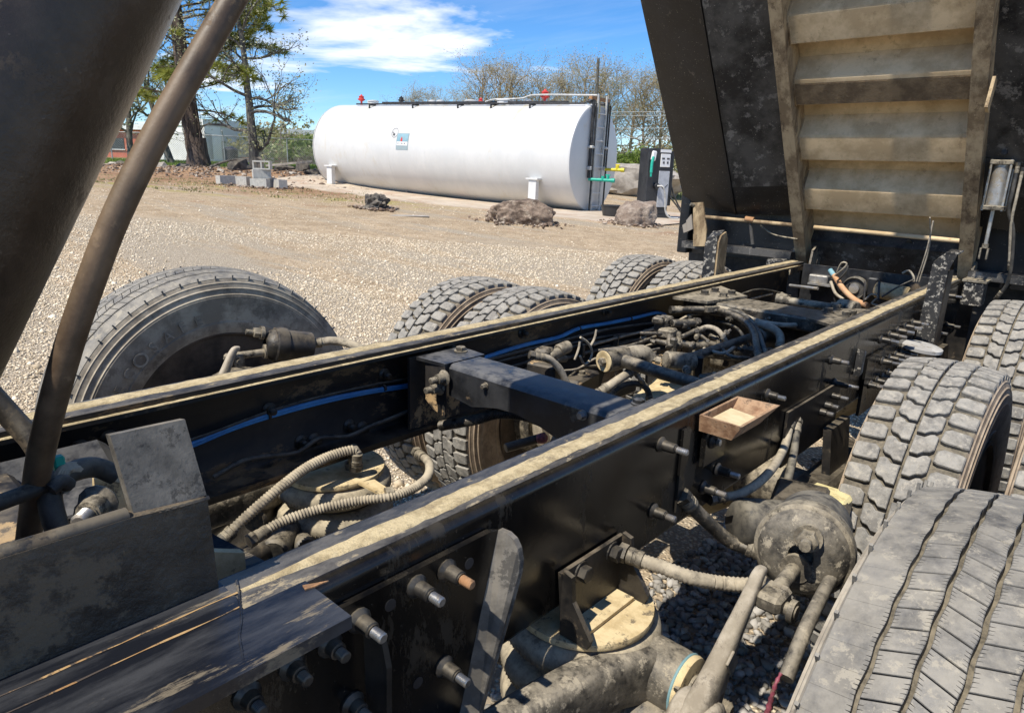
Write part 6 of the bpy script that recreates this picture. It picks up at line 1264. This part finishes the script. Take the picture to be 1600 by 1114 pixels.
# cross ribs between the beams: folded channels
pitch = .305
for k in range(12):
    l0 = .335+k*pitch; e = .045
    slab([(l0+.006, .141), (l0, e+.003), (l0+.003, e), (l0+.118, e), (l0+.128, e+.002), (l0+.137, e+.008), (l0+.145, e+.017), (l0+.200, .141)], -.379, .379, 'bed_tan', 'cross_rib', 14)
    if k == 2: slab([(l0+.004, e-.0008), (l0+.004, e-.0025), (l0+.105, e-.0025), (l0+.112, e-.0008)], -.372, .372, 'bed_tan_wet', 'mud_cake')
    for sx in (-1, 1): b = MB(); b.tube([bp(sx*.377, l0-.002, .13), bp(sx*.377, l0-.002, e), bp(sx*.377, l0+.13, e-.002), bp(sx*.377, l0+.19, .13)], .005, 6, smooth=False); b.build('weld_bead', 'beam_tan', bed, 60)
slab([(-.1, .141), (-.1, .085), (.10, .085), (.13, .141)], -.379, .379, 'bed_grey', 'rear_sill')
# sloped black underside panels, sides, head board
for s in (-1, 1):
    prof = [(.435, .10), (.55, .085), (.80, .055), (1.13, .13), (1.19, .145), (1.20, .16), (1.20, .98), (1.17, .98), (1.17, .19), (.80, .10), (.43, .15)]
    pr = prof if s > 0 else prof[::-1]
    b = MB(); P = [bp(s*x, 0, n) for x, n in pr]
    b.prism(P[::-1], LD*.26, LD*LEN); b.build('side_panel', 'bed_black', bed, 20)
    b = MB(); b.prism([bp(s*.795, 0, .048), bp(s*.805, 0, .048), bp(s*.805, 0, .058), bp(s*.795, 0, .058)][::s], LD*.26, LD*LEN); b.build('seam', 'bed_black', bed)
    b = MB(); b.prism([bp(s*.432, 0, .097), bp(s*.79, 0, .0535), bp(s*.79, 0, .0565), bp(s*.432, 0, .10)][::-s], LD*.45, LD*LEN); b.build('splash_skin', 'bed_grey', bed)
    # rear corner post and sill
    b = MB(); b.box((s*1.165, 4.10, 1.19), (.07, .09, .42), None, .006); b.build('corner_post', 'bed_black', bed)
    b = MB(); b.prism([(s*.435, 3.99, 1.062), (s*1.13, 3.99, 1.062), (s*1.13, 3.99, 1.022), (s*.435, 3.99, 1.022)], (0,0,0), (0,.08,0)); b.build('rear_rail', 'bed_grey', bed)
    b = MB(); b.prism([(s*.43, 4.13, .98), (s*1.17, 4.13, .98), (s*1.17, 4.13, 1.42), (s*.43, 4.13, 1.42)], (0,0,0), (0,.012,0)); b.build('rear_skin', 'bed_black', bed)
slab([(LEN, -.005), (LEN+.05, -.005), (LEN+.05, 1.15), (LEN, 1.15)], -1.2, 1.2, 'bed_black', 'head_board')
slab([(.0, .185), (.05, .185), (.05, 1.15), (.0, 1.15)], -1.2, 1.2, 'bed_black', 'tail_gate')
# tailgate rods
b = MB(); b.cyl(at(1090, 338, Y=3.97), at(1252, 353, Y=3.97), .011, 10); b.build('latch_rod', 'beam_tan', bed, 40)
b = MB(); b.cyl(at(1272, 355, Y=4.02), at(1502, 377, Y=4.02), .012, 10); b.build('latch_rod', 'bed_tan', bed, 40)
b = MB(); b.cyl(at(1165, 342, Y=3.97), at(1178, 344, Y=3.97), .016, 10); b.build('rod_sleeve', 'rust', bed, 40)
lt = MB(); q = [at(1083, 317, Y=3.96), at(1098, 316, Y=3.96), at(1104, 360, Y=3.96), at(1102, 385, Y=3.96), at(1083, 385, Y=3.96)]; lt.prism(q, (0,0,0), (0,.012,0)); lt.build('latch_plate', 'beam_tan', bed)
b = MB(); b.prism([at(1072, 345, Y=3.94), at(1080, 335, Y=3.94), at(1082, 358, Y=3.94), at(1074, 362, Y=3.94)], (0,0,0), (0,.012,0)); b.build('latch_finger', 'pale_rubble', bed)
b = MB(); b.prism([at(1066, 352, Y=3.95), at(1072, 348, Y=3.95), at(1074, 362, Y=3.95), at(1068, 364, Y=3.95)], (0,0,0), (0,.012,0)); b.build('latch_finger', 'pale_rubble', bed)
b = MB(); b.cyl(at(1079, 319, Y=3.95), at(1086, 322, Y=3.97), .012, 10); b.build('latch_bolt', 'dusty_steel', bed, 40)
b = MB(); b.cyl(at(1172, 345, Y=3.98), at(1176, 382, Y=3.99), .010, 8); b.build('rod_link', 'bed_grey', bed, 40); line('cable', [at(1188, 353, Y=4.0), at(1210, 367, Y=4.0), at(1246, 374, Y=4.0)], .005, 'dusty_steel', 6)
b = MB(); b.lathe([(0,.001),(0,.014),(.006,.014)], bp(.12, .12, .118), -ND, 16); b.build('drain_hole', 'hose_black', bed)
# tailgate air cylinder on the right
ac = part_empty('tailgate_air_cylinder', truck); c0 = at(1567, 257, Y=3.82); c1 = at(1553, 322, Y=3.82); dd = (c1-c0).normalized(); LA = (c1-c0).length
Bz = basis((dd.cross(V3((0,1,0)))).normalized(), V3((0,1,0)), dd)
b = MB(); b.cyl(c0, c1, .034, 28); b.build('barrel', 'zinc', ac, 40)
for c_ in (c0-dd*.008, c1+dd*.008): b = MB(); b.box(c_, (.088, .088, .02), Bz, .003); b.build('end_block', 'dusty_steel', ac)
for sx in (-1,1):
    for sy in (-1,1): b = MB(); o_ = Bz @ V3((sx*.037, sy*.037, 0)); b.cyl(c0-dd*.02+o_, c1+dd*.02+o_, .005, 8); b.build('tie_rod', 'zinc', ac, 40)
b = MB(); b.cyl(c1, c1+dd*.17, .008, 10); b.build('piston_rod', 'zinc', ac, 40)
e_ = c1+dd*.19; b = MB(); b.cyl(e_-dd*.02, e_, .013, 10); b.box(e_+Bz@V3((-.014,0,.025)), (.007,.02,.05), Bz); b.box(e_+Bz@V3((.014,0,.025)), (.007,.02,.05), Bz); b.build('clevis', 'dusty_steel', ac)
b = MB(); b.box(c0-dd*.05+V3((-.03,.03,.0)), (.10, .03, .05), None, .004); b.cyl(c0-dd*.05+V3((.0,-.03,0)), c0-dd*.05+V3((0,.03,0)), .012, 10); b.build('mount', 'black_dirty', ac)
line('air_hose', [at(1590, 262, Y=3.8), at(1582, 300, Y=3.79), at(1576, 330, Y=3.8), at(1583, 360, Y=3.82), at(1580, 415, Y=3.85), at(1573, 445, Y=3.88), at(1560, 462, Y=3.9)], .008, 'hose_black', 10); line('air_hose', [at(1597, 270, Y=3.8), at(1588, 310, Y=3.79), at(1580, 350, Y=3.81), at(1577, 415, Y=3.85)], .006, 'hose_dust', 10)
b = MB(); b.box(at(1548, 148, X=.46), (.012, .05, .13), Matrix.Rotation(-.35, 3, 'X')); b.build('side_strap', 'beam_tan', bed)
# ---------------------------------------------------------------- cab, behind the photographer's shoulder
cb = part_empty('cab', truck)
b = MB(); b.prism([(0,-1.05,1.0), (0,-2.75,1.0), (0,-2.75,1.9), (0,-2.45,2.62), (0,-1.15,2.68), (0,-1.05,2.6)], (-1.0,0,0), (1.0,0,0)); b.build('cab_shell', 'cab_paint', cb)
b = MB(); b.box((0,-1.047,2.15), (1.1,.02,.5)); b.build('rear_window', 'dark_glass', cb)
b = MB(); b.prism([(0,-2.752,1.0), (0,-4.2,1.0), (0,-4.3,1.3), (0,-4.2,1.75), (0,-2.752,1.9)], (-.85,0,0), (.85,0,0)); b.build('bonnet', 'cab_paint', cb)
